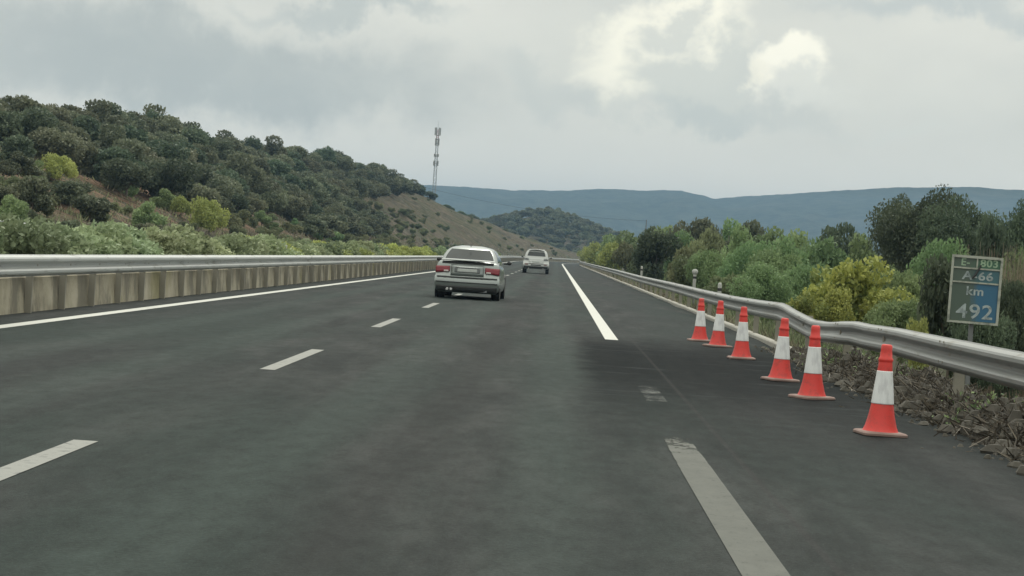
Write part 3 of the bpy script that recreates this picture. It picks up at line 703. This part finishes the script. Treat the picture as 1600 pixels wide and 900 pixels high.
def proto(kind, name, mats, rx, rz, zc, nl, n, ls, lob=.42, th=None, r0=.12, variants=2, trunk_name='trunk', cm='crown'):
    out = []
    for i in range(variants):
        v, t, L = crown(rx, rz, zc, nl, n, ls, lob=lob); cme = leafmesh(name+'_leaves', v, t, mats)
        tb = trunk_mb(th or zc, L, r0); tme = mesh(name+'_trunk', tb.v, tb.f); tme.materials.append(M['wood']); tme.polygons.foreach_set('use_smooth', [True]*len(tme.polygons))
        out.append((cme, tme, trunk_name, cm, zc+rz*1.02, rx*1.1))
    PRO[kind] = (name, out)
#      kind        name              material      rx   rz    zc   nl   n     leaf
proto('oak',  'evergreen_oak',  M['oak'],    2.4, 1.6, 2.35, 15, 5200, .15, th=1.9, variants=4)
proto('oakd', 'evergreen_oak',  M['oakdk'],  2.4, 1.7, 2.3, 14, 5200, .15, th=1.9, variants=3)
proto('near', 'evergreen_oak',  M['oakdk'],  2.4, 1.8, 2.5, 20, 15000, .085, th=1.9, variants=2)
proto('big',  'evergreen_oak',  M['oakdk'],  3.0, 2.0, 4.2, 26, 26000, .075, lob=.38, th=3.4, variants=2, r0=.2)
proto('grn',  'leafy_tree',     M['green'],  1.8, 1.6, 1.9, 20, 15000, .06, th=1.4, variants=4, r0=.08)
proto('mid',  'hillside_tree',  M['oak'],    2.3, 1.6, 1.9, 13, 3000, .19, th=1.5, variants=3)
proto('grf',  'leafy_tree',     M['green'],  1.9, 1.7, 2.0, 14, 4500, .12, th=1.4, variants=3, r0=.08)
proto('brm',  'broom_shrub',    M['broom'],  1.15, .95, 1.05, 34, 11000, .050, lob=.30, th=.8, variants=2, trunk_name='stems', cm='foliage', r0=.04)
proto('lime', 'lime_shrub',     M['lime'],   1.5, 1.1, 1.2, 18, 6000, .08, th=.8, variants=2, trunk_name='stems', cm='foliage', r0=.05)
proto('limn', 'lime_shrub',     M['lime'],   .7, .5, .5, 14, 5000, .035, th=.3, variants=1, trunk_name='stems', cm='foliage', r0=.03)
proto('olv',  'olive_shrub',    M['olive'],  1.2, .9, 1.0, 14, 4500, .075, th=.7, variants=3, trunk_name='stems', cm='foliage', r0=.05)
proto('hdg',  'hedge_shrub',    M['oleander'], 1.0, .62, .72, 18, 5200, .06, lob=.38, th=.5, variants=4, trunk_name='stems', cm='foliage', r0=.04)
proto('hdl',  'hedge_shrub',    M['lime'],   1.0, .55, .68, 16, 3000, .075, lob=.38, th=.5, variants=2, trunk_name='stems', cm='foliage', r0=.04)
def plant(kind, loc, sx, sz, label, group, cat='tree', parts=True):
    nm, vs = PRO[kind]; cme, tme, tn, cn, hh, rr = random.choice(vs)
    if parts:
        r = empty(nm, loc, random.uniform(0, 6.28)); r.scale = (sx, sx*random.uniform(.9, 1.1), sz)
        link(cn, cme, None, r); link(tn, tme, None, r)
    else:
        r = link(nm, cme); r.location = loc; r.rotation_euler = (0, 0, random.uniform(0, 6.28)); r.scale = (sx, sx, sz)
    return tag(r, label, cat, group)
def plant_px(kind, x, ytop, Y, wpx, label, group, cat='tree', dz=0):
    p = at(x, ytop, Y); z = gz(p.x, Y)+dz; nm, vs = PRO[kind]; hh, rr = vs[0][4], vs[0][5]
    return plant(kind, (p.x, Y, z-.05), wpx/F*Y/2/rr, max(.25, (p.z-z)/hh), label, group, cat)
# --- median hedge
Y = 22.0; G = 'pale green hedge shrubs along the median'
i = 0
while Y < 330:
    z = 1.0 if Y > 40 else .92
    if not 46 < Y < 47.5:
        lime = Y > 68 and random.random() < (.35 if Y < 110 else .75)
        s = random.uniform(.9, 1.2); tall = random.uniform(.92, 1.14)*(1.02 if Y < 60 else .92 if Y < 100 else 1.0)
        plant('hdl' if lime else 'hdg', (cv(Y)-10.0+random.uniform(-.35, .35), Y, -.05), s, tall,
              ('yellow-green shrub in the far stretch of median hedge behind the left guardrail' if lime else 'pale green rounded shrub in the median hedge behind the left guardrail'), G, 'shrub', Y < 150)
    Y += random.uniform(1.3, 1.9) if Y < 120 else random.uniform(2.6, 3.6)
# --- hillside on the left
def proj(p):
    v = RM.transposed() @ (Vector(p)-Vector((0, 0, H))); return 800-v.x/v.z*F, 450+v.y/v.z*F
pts = []
def hill_trees(n, Y0, Y1, t0, t1, kinds, smin, smax, label, group, mind, dens=None, cat='tree'):
    c = 0; tr = 0
    while c < n and tr < n*60:
        tr += 1; Y = random.uniform(Y0, Y1); t = random.uniform(t0, t1); xc, hc = crest(Y); toe = cv(Y)-22.5; X = toe-(toe-xc)*t
        sx = random.uniform(smin, smax)
        px, py = proj((X, Y, gz(X, Y)+1))
        if px < -90: continue
        if dens and not dens(px, py, t): continue
        if any((X-a)**2+((Y-b)*.8)**2 < (mind*(sx+s_)/2)**2 for a, b, s_ in pts): continue
        pts.append((X, Y, sx)); k = random.choice(kinds)
        plant(k, (X, Y, gz(X, Y)-.5*sx), sx, sx*random.uniform(.85, 1.12), label, group, cat); c += 1
    return c
def notbare(px, py, t):
    if px > 545: return t > .35+(px-545)/110*.6
    return True
# single ones that stand out
U = [('lime', 92, 243, 162, 62, 'pale olive-green rounded bush low on the hillside at the far left', 0, 'shrub'),
         ('oakd', 185, 240, 178, 110, 'large dark oak with a shaded base above the reddish bank', 0, 'tree'),
     ('oak', 240, 245, 186, 80, 'grey-green oak beside the large dark oak above the reddish bank', 0, 'tree'),
     ('oakd', 30, 203, 165, 84, 'large dark oak high at the far left edge of the hillside', 0, 'tree')]
for k, x, yt, Y, wp, lb, dz, ct in U:
    # stand it where the pixel's foot meets the slope
    best = None
    for Yc in np.arange(Y-25, Y+40, 2.0):
        nm, vs = PRO[k]; hpx = wp*.78; p = at(x, yt+hpx, Yc); e = abs(gz(p.x, Yc)-p.z)
        if best is None or e < best[0]: best = (e, Yc, p)
    e, Yc, p = best; nm, vs = PRO[k]; s = wp/F*Yc/2/vs[0][5]
    plant(k, (p.x, Yc, gz(p.x, Yc)-.1), s, wp*.80/F*Yc/vs[0][4], lb, 'standout plants on the hillside', ct); pts.append((p.x, Yc, s))
for k_, x_, y_, Y_, w_, l_ in [('lime', 330, 306, 152, 66, 'bright yellow-green shrub at the foot of the hillside above the hedge'), ('lime', 285, 304, 156, 40, 'duller yellow-green shrub touching the bright one above the hedge')]:
    o = plant_px(k_, x_, y_, Y_, w_, l_, 'standout plants on the hillside', 'shrub'); pts.append((o.location.x, o.location.y, 1.2))
gT = 'evergreen oaks massed on the left hillside'
hill_trees(150, 150, 500, .42, 1.0, ['oak', 'oak', 'oakd', 'oak'], .85, 1.25, 'dark evergreen oak among the dense oak wood on the upper left hillside', gT, 3.6, notbare)
hill_trees(38, 150, 480, .9, 1.06, ['oak', 'oakd'], .55, .9, 'dark evergreen oak on the skyline of the left hillside', 'evergreen oaks along the hill skyline', 2.1, notbare)
hill_trees(48, 150, 440, .28, .60, ['oak', 'oak', 'oakd'], .55, .95, 'evergreen oak halfway down the left hillside', 'oaks halfway down the hillside', 2.5, notbare)
hill_trees(130, 150, 440, .04, .55, ['olv', 'olv'], .5, .95, 'olive-green scrub bush at the foot of the left hillside', 'scrub bushes at the hill foot', 3.0, None, 'shrub')
hill_trees(34, 84, 140, .06, .7, ['olv', 'mid'], .3, .55, 'scrub bush near the top of the brown bank at the far left', 'scrub on the brown bank', 1.6, None, 'shrub')
hill_trees(52, 84, 235, .04, .6, ['olv', 'olv', 'grf'], .3, .62, 'small scrub bush on the reddish bank at the far left', 'scrub bushes on the reddish bank', 1.6, None, 'shrub')
hill_trees(50, 175, 450, .08, .45, ['mid'], .5, .95, 'green tree low on the left hillside under the oak wood', 'green trees low on the hillside', 2.6, lambda px, py, t: px < 600)
def bare(px, py, t): return px > 560
hill_trees(44, 450, 700, .1, .9, ['olv'], .4, .8, 'small dark scrub bush on the bare cut slope', 'scrub bushes on the bare cut slope', 4, bare, 'shrub')
for (x, yt, Y, wp, lb) in [(652, 284, 512, 42, 'dark round oak on the ridge just left of the radio mast'), (598, 254, 468, 26, 'small umbrella-shaped oak leaning out at the end of the wooded ridge'),
                           (640, 288, 505, 26, 'small dark oak touching the round oak left of the mast'), (700, 318, 556, 30, 'low dark oak on the ridge right below the radio mast'),
                           (722, 328, 585, 32, 'second dark oak down the ridge from the radio mast'), (738, 336, 606, 26, 'last dark oak at the low end of the ridge'), (672, 300, 530, 24, 'small oak bush on the ridge at the foot of the mast'),
                           (528, 238, 415, 44, 'flat-topped oak rising from the wooded ridge'), (213, 172, 232, 11, 'slim single tree standing above the hill skyline'), (240, 178, 236, 42, 'domed oak above the hill skyline beside the slim tree'), (276, 196, 262, 16, 'short pointed tree above the hill skyline')]:
    o = plant_px('oakd', x, yt, Y, wp, lb, 'single trees along the ridge')
    p_ = at(x, yt, Y); sz_ = max(o.scale[2], o.scale[0]*(.55 if 590 < x < 600 else .85)); o.scale[2] = sz_; o.location.z = p_.z-PRO['oakd'][1][0][4]*sz_
# --- right side
G2 = 'green shrubs and trees behind the right guardrail'
RT = [
 ('lime', 918, 384, 400, 26, 'small lime-yellow shrub at the far start of the right guardrail', 'shrub'), ('lime', 936, 376, 330, 42, 'lime-yellow rounded shrub, second from the far end of the right guardrail', 'shrub'),
 ('lime', 962, 371, 240, 44, 'lime-green shrub between the yellow shrubs and the dark bush', 'shrub'), ('olv', 985, 372, 190, 40, 'olive shrub touching the dark bush beside the right guardrail', 'shrub'),
 ('oakd', 1028, 364, 128, 72, 'dark blackish-green bush behind the first white marker post', 'shrub'), ('olv', 1000, 382, 165, 34, 'small olive shrub left of the dark bush', 'shrub'),
 ('olv', 1064, 374, 112, 46, 'olive shrub right of the dark bush behind the right guardrail', 'shrub'), ('olv', 1080, 402, 88, 48, 'low pale olive shrub behind the round-headed marker', 'shrub'),
 ('grn', 1120, 370, 86, 66, 'bushy green tree behind the farthest traffic cones', 'tree'), ('grn', 1168, 362, 74, 92, 'leafy green tree above the fourth cone, left of the big green mass', 'tree'),
 ('grn', 1225, 360, 66, 100, 'leafy green tree directly above the third cone', 'tree'), ('grn', 1190, 412, 58, 86, 'lower leafy green bush behind the rail left of the kink', 'shrub'),
 ('grn', 1268, 384, 60, 84, 'leafy green tree touching the left of the yellow broom', 'tree'), ('olv', 1130, 418, 66, 60, 'low olive-green shrub behind the second marker post', 'shrub'),
 ('grn', 1460, 352, 55, 110, 'fresh green tree below the large dark oak, right of the yellow broom', 'tree'), ('grn', 1420, 385, 46, 88, 'green shrub touching the right of the yellow broom', 'shrub'),
 ('brm', 1348, 378, 43, 215, 'large yellow-flowering broom shrub behind the dented guardrail', 'shrub'), ('brm', 1290, 430, 40, 110, 'yellow-green lower broom shrub at the left foot of the large broom', 'shrub'),
 ('grn', 1405, 440, 38, 90, 'low green shrub between the broom and the kilometre sign', 'shrub'), ('limn', 1438, 484, 26, 42, 'small pale lime shrub just left of the sign post', 'shrub'),
 ('grn', 1530, 362, 46, 130, 'green tree directly behind the kilometre sign', 'tree'), ('oakd', 1492, 402, 33, 95, 'dark bush behind the left edge of the kilometre sign', 'shrub'),
 ('near', 1585, 420, 29, 110, 'dark dense bush right of the kilometre sign', 'shrub'), ('grn', 1640, 350, 42, 120, 'green tree cut by the right edge of the picture', 'tree'), ('near', 1540, 455, 28, 100, 'dark low bush under the kilometre sign', 'shrub'),
 ('big', 1462, 292, 78, 130, 'large dark evergreen oak towering over the right side shrubs', 'tree'), ('big', 1418, 310, 84, 92, 'dark oak forming the left shoulder of the towering oak', 'tree'), ('big', 1512, 312, 76, 110, 'dark oak forming the right shoulder of the towering oak', 'tree'),
 ('big', 1612, 308, 70, 110, 'dark evergreen oak at the right edge under the mountains', 'tree'), ('oakd', 1560, 345, 66, 60, 'dark oak between the towering oak and the right edge', 'tree')]
for k, x, yt, Y, wp, lb, ct in RT: plant_px(k, x, yt, Y, wp*(1.3 if k in ('grn', 'oakd', 'olv', 'lime') else 1.45 if k == 'big' else 1), lb, G2, ct)
B2 = 'trees in the second row beyond the right guardrail'
for x, yt, Y, wp, k in [(1000, 358, 230, 50, 'grf'), (1040, 350, 200, 54, 'grf'), (1088, 336, 180, 62, 'oak'), (1130, 343, 170, 60, 'grf'), (1175, 344, 150, 64, 'oak'), (1215, 350, 140, 60, 'grf'), (1255, 354, 125, 66, 'grf'),
                        (1318, 350, 120, 56, 'oakd'), (1290, 366, 95, 66, 'grf'), (1350, 366, 100, 60, 'grf'), (1390, 372, 90, 56, 'grf'), (965, 364, 300, 44, 'grf'), (1150, 352, 110, 60, 'grf'), (1100, 356, 120, 56, 'olv'), (1060, 360, 150, 50, 'grf'), (1110, 345, 210, 50, 'oak'), (1240, 362, 90, 66, 'grf')]:
    plant_px(k, x, yt, Y, wp*1.55, 'tree in the second row between the guardrail shrubs and the mountains', B2)
# dry grasses at the right
def tuft(name, n, h, spread, m, thin=.006, lean=.5):
    v = np.zeros((n*4, 3)); c = rng.uniform(-1, 1, size=(n, 2))*spread; a = rng.uniform(0, 6.28, n); hh = h*rng.uniform(.4, 1.1, n); l = rng.normal(size=(n, 2))*lean*hh[:, None]*.5
    dxy = np.stack([np.cos(a), np.sin(a)], 1)*thin
    v[0::4, :2] = c-dxy; v[1::4, :2] = c+dxy; v[2::4, :2] = c+l+dxy*.5; v[3::4, :2] = c+l-dxy*.5; v[0::4, 2] = -.03; v[1::4, 2] = -.03; v[2::4, 2] = hh; v[3::4, 2] = hh
    return leafmesh(name, v, rng.random(n), m)
tg_ = tuft('grass_tuft', 700, 1.0, .5, M['dry'], .004, .35)
for x, yt, Y in [(1578, 384, 36), (1597, 395, 33)]:
    p = at(x, yt, Y); z = gz(p.x, Y); o = link('dry_grass_clump', tg_); o.location = (p.x, Y, z); o.scale = (1.0, 1.0, (p.z-z)*.93); tag(o, 'tall tan dry grass clump beside the kilometre sign', 'grass clump', 'dry grass clumps beside the sign')
# ------------------------------------------------------------------ rubble and brush under the struck rail
def stuff_mesh(name, gen, n, m): 
    b = MB()
    for _ in range(n): gen(b)
    return tag(b.build(name, m), kind='stuff')
def pos():
    Y = random.choice([random.uniform(12, 24), random.uniform(14, 30), random.uniform(20, 34)]); wdt = .32*(1 if Y < 26 else .55)
    return Y, 3.72+random.gauss(.05, .24)*(1 if Y < 26 else .7)
def mound(X, Y): return .30*math.exp(-((X-4.06)/.36)**2)*(1 if Y < 27 else max(0, 1-(Y-27)/8))*(.75+.5*mn.noise(Vector((X*2, Y*.8, 1))))
v = []; nx_ = 16; ny_ = 90
for j in range(ny_):
    for i_ in range(nx_): X = 3.45+1.3*i_/(nx_-1); Y = 9+26*j/(ny_-1); v.append((X, Y, -.03+mound(X, Y)*1.05+.03*mn.noise(Vector((X*6, Y*5, 0)))-(0 if i_ else .03)-max(0, X-4.3)*.3))
verge_later = None
mo = link('earth_bank', mesh('earth_bank', v, [[j*nx_+i_, j*nx_+i_+1, (j+1)*nx_+i_+1, (j+1)*nx_+i_] for j in range(ny_-1) for i_ in range(nx_-1)]), simple('dark_earth', (.055, .05, .04), .95, 0, .6, 9), smooth=True); tag(mo, kind='structure')
def stone(b, big=False):
    Y, X = pos(); s = min(.11, .010+random.expovariate(1/.022))
    z = mound(X, Y); a = [random.uniform(.6, 1.2)*s for _ in range(3)]; rz_ = random.uniform(0, 3)
    vv = []
    for k in range(3):
        for q in range(6):
            an = q*math.pi/3+rz_; rr_ = [.8, 1, .5][k]*random.uniform(.75, 1.2); vv.append((X+a[0]*rr_*math.cos(an), Y+a[1]*rr_*math.sin(an)*1.2, z-.01+a[2]*[-.5, .3, 1][k]))
    b.add(vv, [[k*6+q, k*6+(q+1) % 6, (k+1)*6+(q+1) % 6, (k+1)*6+q] for k in range(2) for q in range(6)]+[[12, 13, 14, 15, 16, 17]])
stuff_mesh('rubble', stone, 1300, M['rock'])
n = 8000; Yp = rng.uniform(11.5, 33, n); Xp = 3.85+rng.normal(0, .20, n); h_ = rng.uniform(.03, .15, n)*np.where(Yp < 27, 1, .6)
zz = np.array([mound(a, b) for a, b in zip(Xp, Yp)]); c0 = np.stack([Xp, Yp, zz-.01], 1); ln = rng.normal(size=(n, 3)); ln[:, 2] = np.abs(ln[:, 2])*.5+.15; ln /= np.linalg.norm(ln, axis=1)[:, None]
wd = np.cross(ln, rng.normal(size=(n, 3))); wd /= np.linalg.norm(wd, axis=1)[:, None]; wd *= rng.uniform(.003, .010, (n, 1)); tp_ = c0+ln*h_[:, None]*1.3
vv = np.stack([c0-wd, c0+wd, tp_+wd*.5, tp_-wd*.5], 1).reshape(-1, 3)
tag(link('dry_brush', leafmesh('dry_brush', vv, rng.random(n)**2.2, M['twig'])), kind='stuff')
def verge_veg(nm, Y0, Y1, s0, s1, n, h, m):
    Yp = rng.uniform(Y0**.5, Y1**.5, n)**2; Xp = rng.uniform(s0, s1, n)+np.array([cv(y) for y in Yp]); zz = np.array([gz(a, b) for a, b in zip(Xp, Yp)]); hh = h*rng.uniform(.3, 1.1, n)*np.clip(Yp/40, .8, 3)**.3
    c0 = np.stack([Xp, Yp, zz-.02], 1); ln = rng.normal(size=(n, 3))*.4; ln[:, 2] = 1; wd = rng.normal(size=(n, 3)); wd[:, 2] = 0; wd /= np.linalg.norm(wd, axis=1)[:, None]; wd *= (rng.uniform(.008, .02, n)*np.clip(Yp/40, .7, 4))[:, None]
    t1 = c0+ln*hh[:, None]; vv = np.stack([c0-wd, c0+wd, t1+wd*.4, t1-wd*.4], 1).reshape(-1, 3)
    return tag(link(nm, leafmesh(nm, vv, rng.random(n), m)), kind='stuff')
verge_veg('verge_grass', 12, 200, 4.1, 6.5, 9000, .35, M['olive'])
verge_veg('verge_grass', 20, 300, 3.95, 4.4, 3500, .22, M['dry'])
verge_veg('median_grass', 20, 400, -12, -8.2, 9000, .30, M['olive'])
verge_veg('hill_foot_grass', 120, 600, -27, -22.8, 5000, .3, M['dry'])
verge_veg('hillside_grass', 75, 330, -44, -23.2, 13000, .22, M['olive'])
verge_veg('hillside_grass', 75, 300, -42, -23.5, 7000, .26, M['dry'])
nw = 2600; Yw = rng.uniform(12, 33, nw); Xw = 3.9+rng.normal(0, .22, nw); cl = np.array([mn.noise(Vector((a*1.5, b*.8, 8))) for a, b in zip(Xw, Yw)]); kp = cl > .2; Xw, Yw = Xw[kp], Yw[kp]
c0 = np.stack([Xw, Yw, np.array([mound(a, b) for a, b in zip(Xw, Yw)])], 1); c0[:, 2] += rng.uniform(0, .12, len(Xw)); vv, tt = quads(c0, rng.uniform(.012, .03, len(Xw)), rng.random(len(Xw)))
tag(link('weeds', leafmesh('weeds', vv, tt, M['green'])), kind='stuff')
for i, (x, y, s, lb) in enumerate([(1330, 548, .10, 'pale rock under the dented rail between the second cone and nearest cone'), (1302, 552, .07, 'small grey rock on the bank behind the second nearest cone'),
                        (1532, 680, .075, 'pale flat stone at the asphalt edge below the guardrail on the right'), (1450, 628, .06, 'grey stone on the bank just right of the nearest cone'), (1590, 668, .10, 'tan rock at the right picture edge below the guardrail'),
                        (1405, 572, .07, 'pale stone behind the top of the nearest cone')]):
    p = gr(x, y, .06); b = MB(); vv = []
    for k in range(4):
        for q in range(9):
            an = q*2*math.pi/9; rr_ = [.85, 1.05, .85, .4][k]*random.uniform(.8, 1.2); vv.append((s*rr_*math.cos(an)*1.1, s*rr_*math.sin(an), s*[-.3, .1, .5, .75][k]*random.uniform(.8, 1.15)))
    b.add(vv, [[k*9+q, k*9+(q+1) % 9, (k+1)*9+(q+1) % 9, (k+1)*9+q] for k in range(3) for q in range(9)]+[[27+q for q in range(9)]])
    o = b.build('rock', M['rock']); o.location = (p.x, p.y, .03+mound(p.x, p.y)); tag(o, lb, 'rock')

# ------------------------------------------------------------------ radio mast
tb = at(677, 318, 1150); tt = at(682, 198, 1150); hh = tt.z-tb.z+6
r = tag(empty('radio_mast', (tb.x, 1150, tb.z-6)), 'tall thin lattice radio mast with antennas rising behind the left ridge', 'radio mast')
def lattice(z0, z1, m, nm):
    b = MB(); def_w = lambda z: 1.9-(z/hh)*.9
    c_ = [(-1, -1), (1, -1), (1, 1), (-1, 1)]
    for sx, sy in c_: b.tube([(sx*def_w(z0)/2, sy*def_w(z0)/2, z0), (sx*def_w(z1)/2, sy*def_w(z1)/2, z1)], .17, 5)
    z = z0
    while z < z1-.5:
        zn = min(z1, z+2.2)
        for q in range(4):
            a, e = c_[q], c_[(q+1) % 4]; b.tube([(a[0]*def_w(z)/2, a[1]*def_w(z)/2, z), (e[0]*def_w(zn)/2, e[1]*def_w(zn)/2, zn)], .085, 4); b.tube([(a[0]*def_w(zn)/2, a[1]*def_w(zn)/2, zn), (e[0]*def_w(zn)/2, e[1]*def_w(zn)/2, zn)], .085, 4)
        z = zn
    b.build(nm, m, r)
ns = 7
for k in range(ns): lattice(hh*.97*k/ns, hh*.97*(k+1)/ns, M['mast_red' if k == ns-1 else 'mast'], 'lattice_section')
for z, rr_, hgt in ((hh-2.6, 1.45, 4.2), (hh-8.5, .95, 4.0), (hh-16, 1.1, 1.6), (hh-20.5, 1.2, 2.8)):
    a = MB()
    for k in range(6): a.box((rr_*math.cos(k*1.047), rr_*math.sin(k*1.047), z), (.55, .35, hgt), k*1.047)
    a.lathe([(rr_*.9, z-hgt/2-.2), (rr_*.9, z-hgt/2-.05)], 12); a.build('antenna_cluster', M['post'], r)
MB().tube([(0, 0, hh-.5), (0, 0, hh+3.5)], [.09, .04], 5).build('lightning_rod', M['mast'], r)
# overhead cable between two poles
pa = at(560, 262, 520); pb = at(1010, 345, 560)
for p_, lb in ((pa, 'wooden utility pole hidden among the ridge oaks'), (pb, 'wooden utility pole hidden behind the lime shrubs')):
    g_ = gz(p_.x, p_.y); MB().tube([(0, 0, -.5), (0, 0, p_.z-g_+.3)], [.16, .11], 8).build('utility_pole', M['wood']).location = (p_.x, p_.y, g_); tag(bpy.context.scene.collection.objects[-1], lb, 'utility pole')
cpt = [tuple(pa.lerp(pb, t/20)+Vector((0, 0, -6*4*(t/20)*(1-t/20)*.45))) for t in range(21)]
tag(MB().tube(cpt, .03, 4).build('overhead_cable', M['plastic']), 'thin overhead cable sagging across the sky right of the ridge', 'cable')

# ------------------------------------------------------------------ middle hill
MHC = [(560, 375), (700, 362), (745, 350), (775, 342), (800, 336), (830, 330), (865, 331), (890, 339), (915, 350), (940, 362), (980, 372), (1060, 378), (1200, 384), (1400, 390), (1700, 392)]
YC = 1000; v = []; nx_, ny_ = 130, 34; prev = None
MH = lambda X: None
tabX = [(at(x, y, YC).x, at(x, y, YC).z-2.6) for x, y in MHC]
def mhz(X, Y):
    hc = interp(tabX, X); t = (Y-850)/(YC-850)
    k = math.sin(min(1, max(0, t))*math.pi/2)**1.15 if t <= 1 else max(0, 1-(t-1)*.55)
    return -2+(hc+2)*k+(mn.noise(Vector((X*.03, Y*.03, 1)))*2.0+mn.noise(Vector((X*.1, Y*.1, 4)))*.7)*min(1, k*2)*(1-.7*(k > .93))
for j in range(ny_):
    for i_ in range(nx_): X = -110+400*i_/(nx_-1); Y = 850+330*j/(ny_-1); v.append((X, Y, mhz(X, Y)))
tag(link('middle_hill', mesh('middle_hill', v, [[j*nx_+i_, j*nx_+i_+1, (j+1)*nx_+i_+1, (j+1)*nx_+i_] for j in range(ny_-1) for i_ in range(nx_-1)]), M['soil'], smooth=True), kind='structure')
q = []; c = 0
while c < 230:
    X = random.uniform(-50, 60); Y = random.uniform(868, 1010)
    px, py = proj((X, Y, mhz(X, Y)+2))
    if px < 715 or px > 985 or any((X-a)**2+(Y-b)**2*.3 < 8 for a, b in q): continue
    q.append((X, Y)); s = random.uniform(1.0, 1.6)
    plant('mid', (X, Y, mhz(X, Y)-.3), s, s*.95, 'hazy grey-green tree on the wooded middle hill beyond the far car', 'trees on the middle hill', 'tree', False); c += 1

# ------------------------------------------------------------------ mountains
MC = [(300, 300), (560, 288), (640, 287), (680, 289), (740, 292), (800, 296), (880, 297), (940, 294), (1000, 297), (1060, 296), (1085, 301), (1112, 308), (1150, 307), (1240, 301), (1310, 296), (1400, 291), (1500, 290), (1560, 293), (1600, 296), (1750, 302), (2100, 310)]
YM = 3600; tm = [(at(x, y, YM).x, at(x, y, YM).z) for x, y in MC]
def mz(X, Y):
    hc = interp(tm, X); t = (Y-2300)/(YM-2300); k = max(0, min(1, t))**.8 if t < 1 else max(0, 1-(t-1)*1.6)
    vly = abs(mn.noise(Vector((X*.0035+.3, Y*.0012, 2))))*55+abs(mn.noise(Vector((X*.011, Y*.004, 6))))*18+mn.noise(Vector((X*.03, Y*.02, 6)))*4
    return -3+(hc+3)*k-vly*math.sin(math.pi*min(1, k))*1.0+mn.noise(Vector((X*.02, 5, 6)))*1.5*k+mn.noise(Vector((X*.08, Y*.08, 6)))*1.3*k
v = []; nx_, ny_ = 330, 70
for j in range(ny_):
    for i_ in range(nx_): X = -900+2500*i_/(nx_-1); Y = 2250+2000*j/(ny_-1); v.append((X, Y, mz(X, Y)))
tag(link('mountains', mesh('mountains', v, [[j*nx_+i_, j*nx_+i_+1, (j+1)*nx_+i_+1, (j+1)*nx_+i_] for j in range(ny_-1) for i_ in range(nx_-1)]), M['hill'], smooth=True), kind='structure')

# ------------------------------------------------------------------ haze
hz = MB().box((0, 1850, 62), (12400, 4700, 130)); ho = hz.build('haze', None); hm = bpy.data.materials.new('haze'); hm.use_nodes = True; t = NT(hm.node_tree); t.n.clear()
vol = t.add('ShaderNodeVolumePrincipled', {'Color': (.33, .53, .76, 1), 'Density': .00022, 'Anisotropy': .1}); t.l.new(vol.outputs[0], t.add('ShaderNodeOutputMaterial').inputs['Volume'])
ho.data.materials.append(hm); tag(ho, kind='stuff')
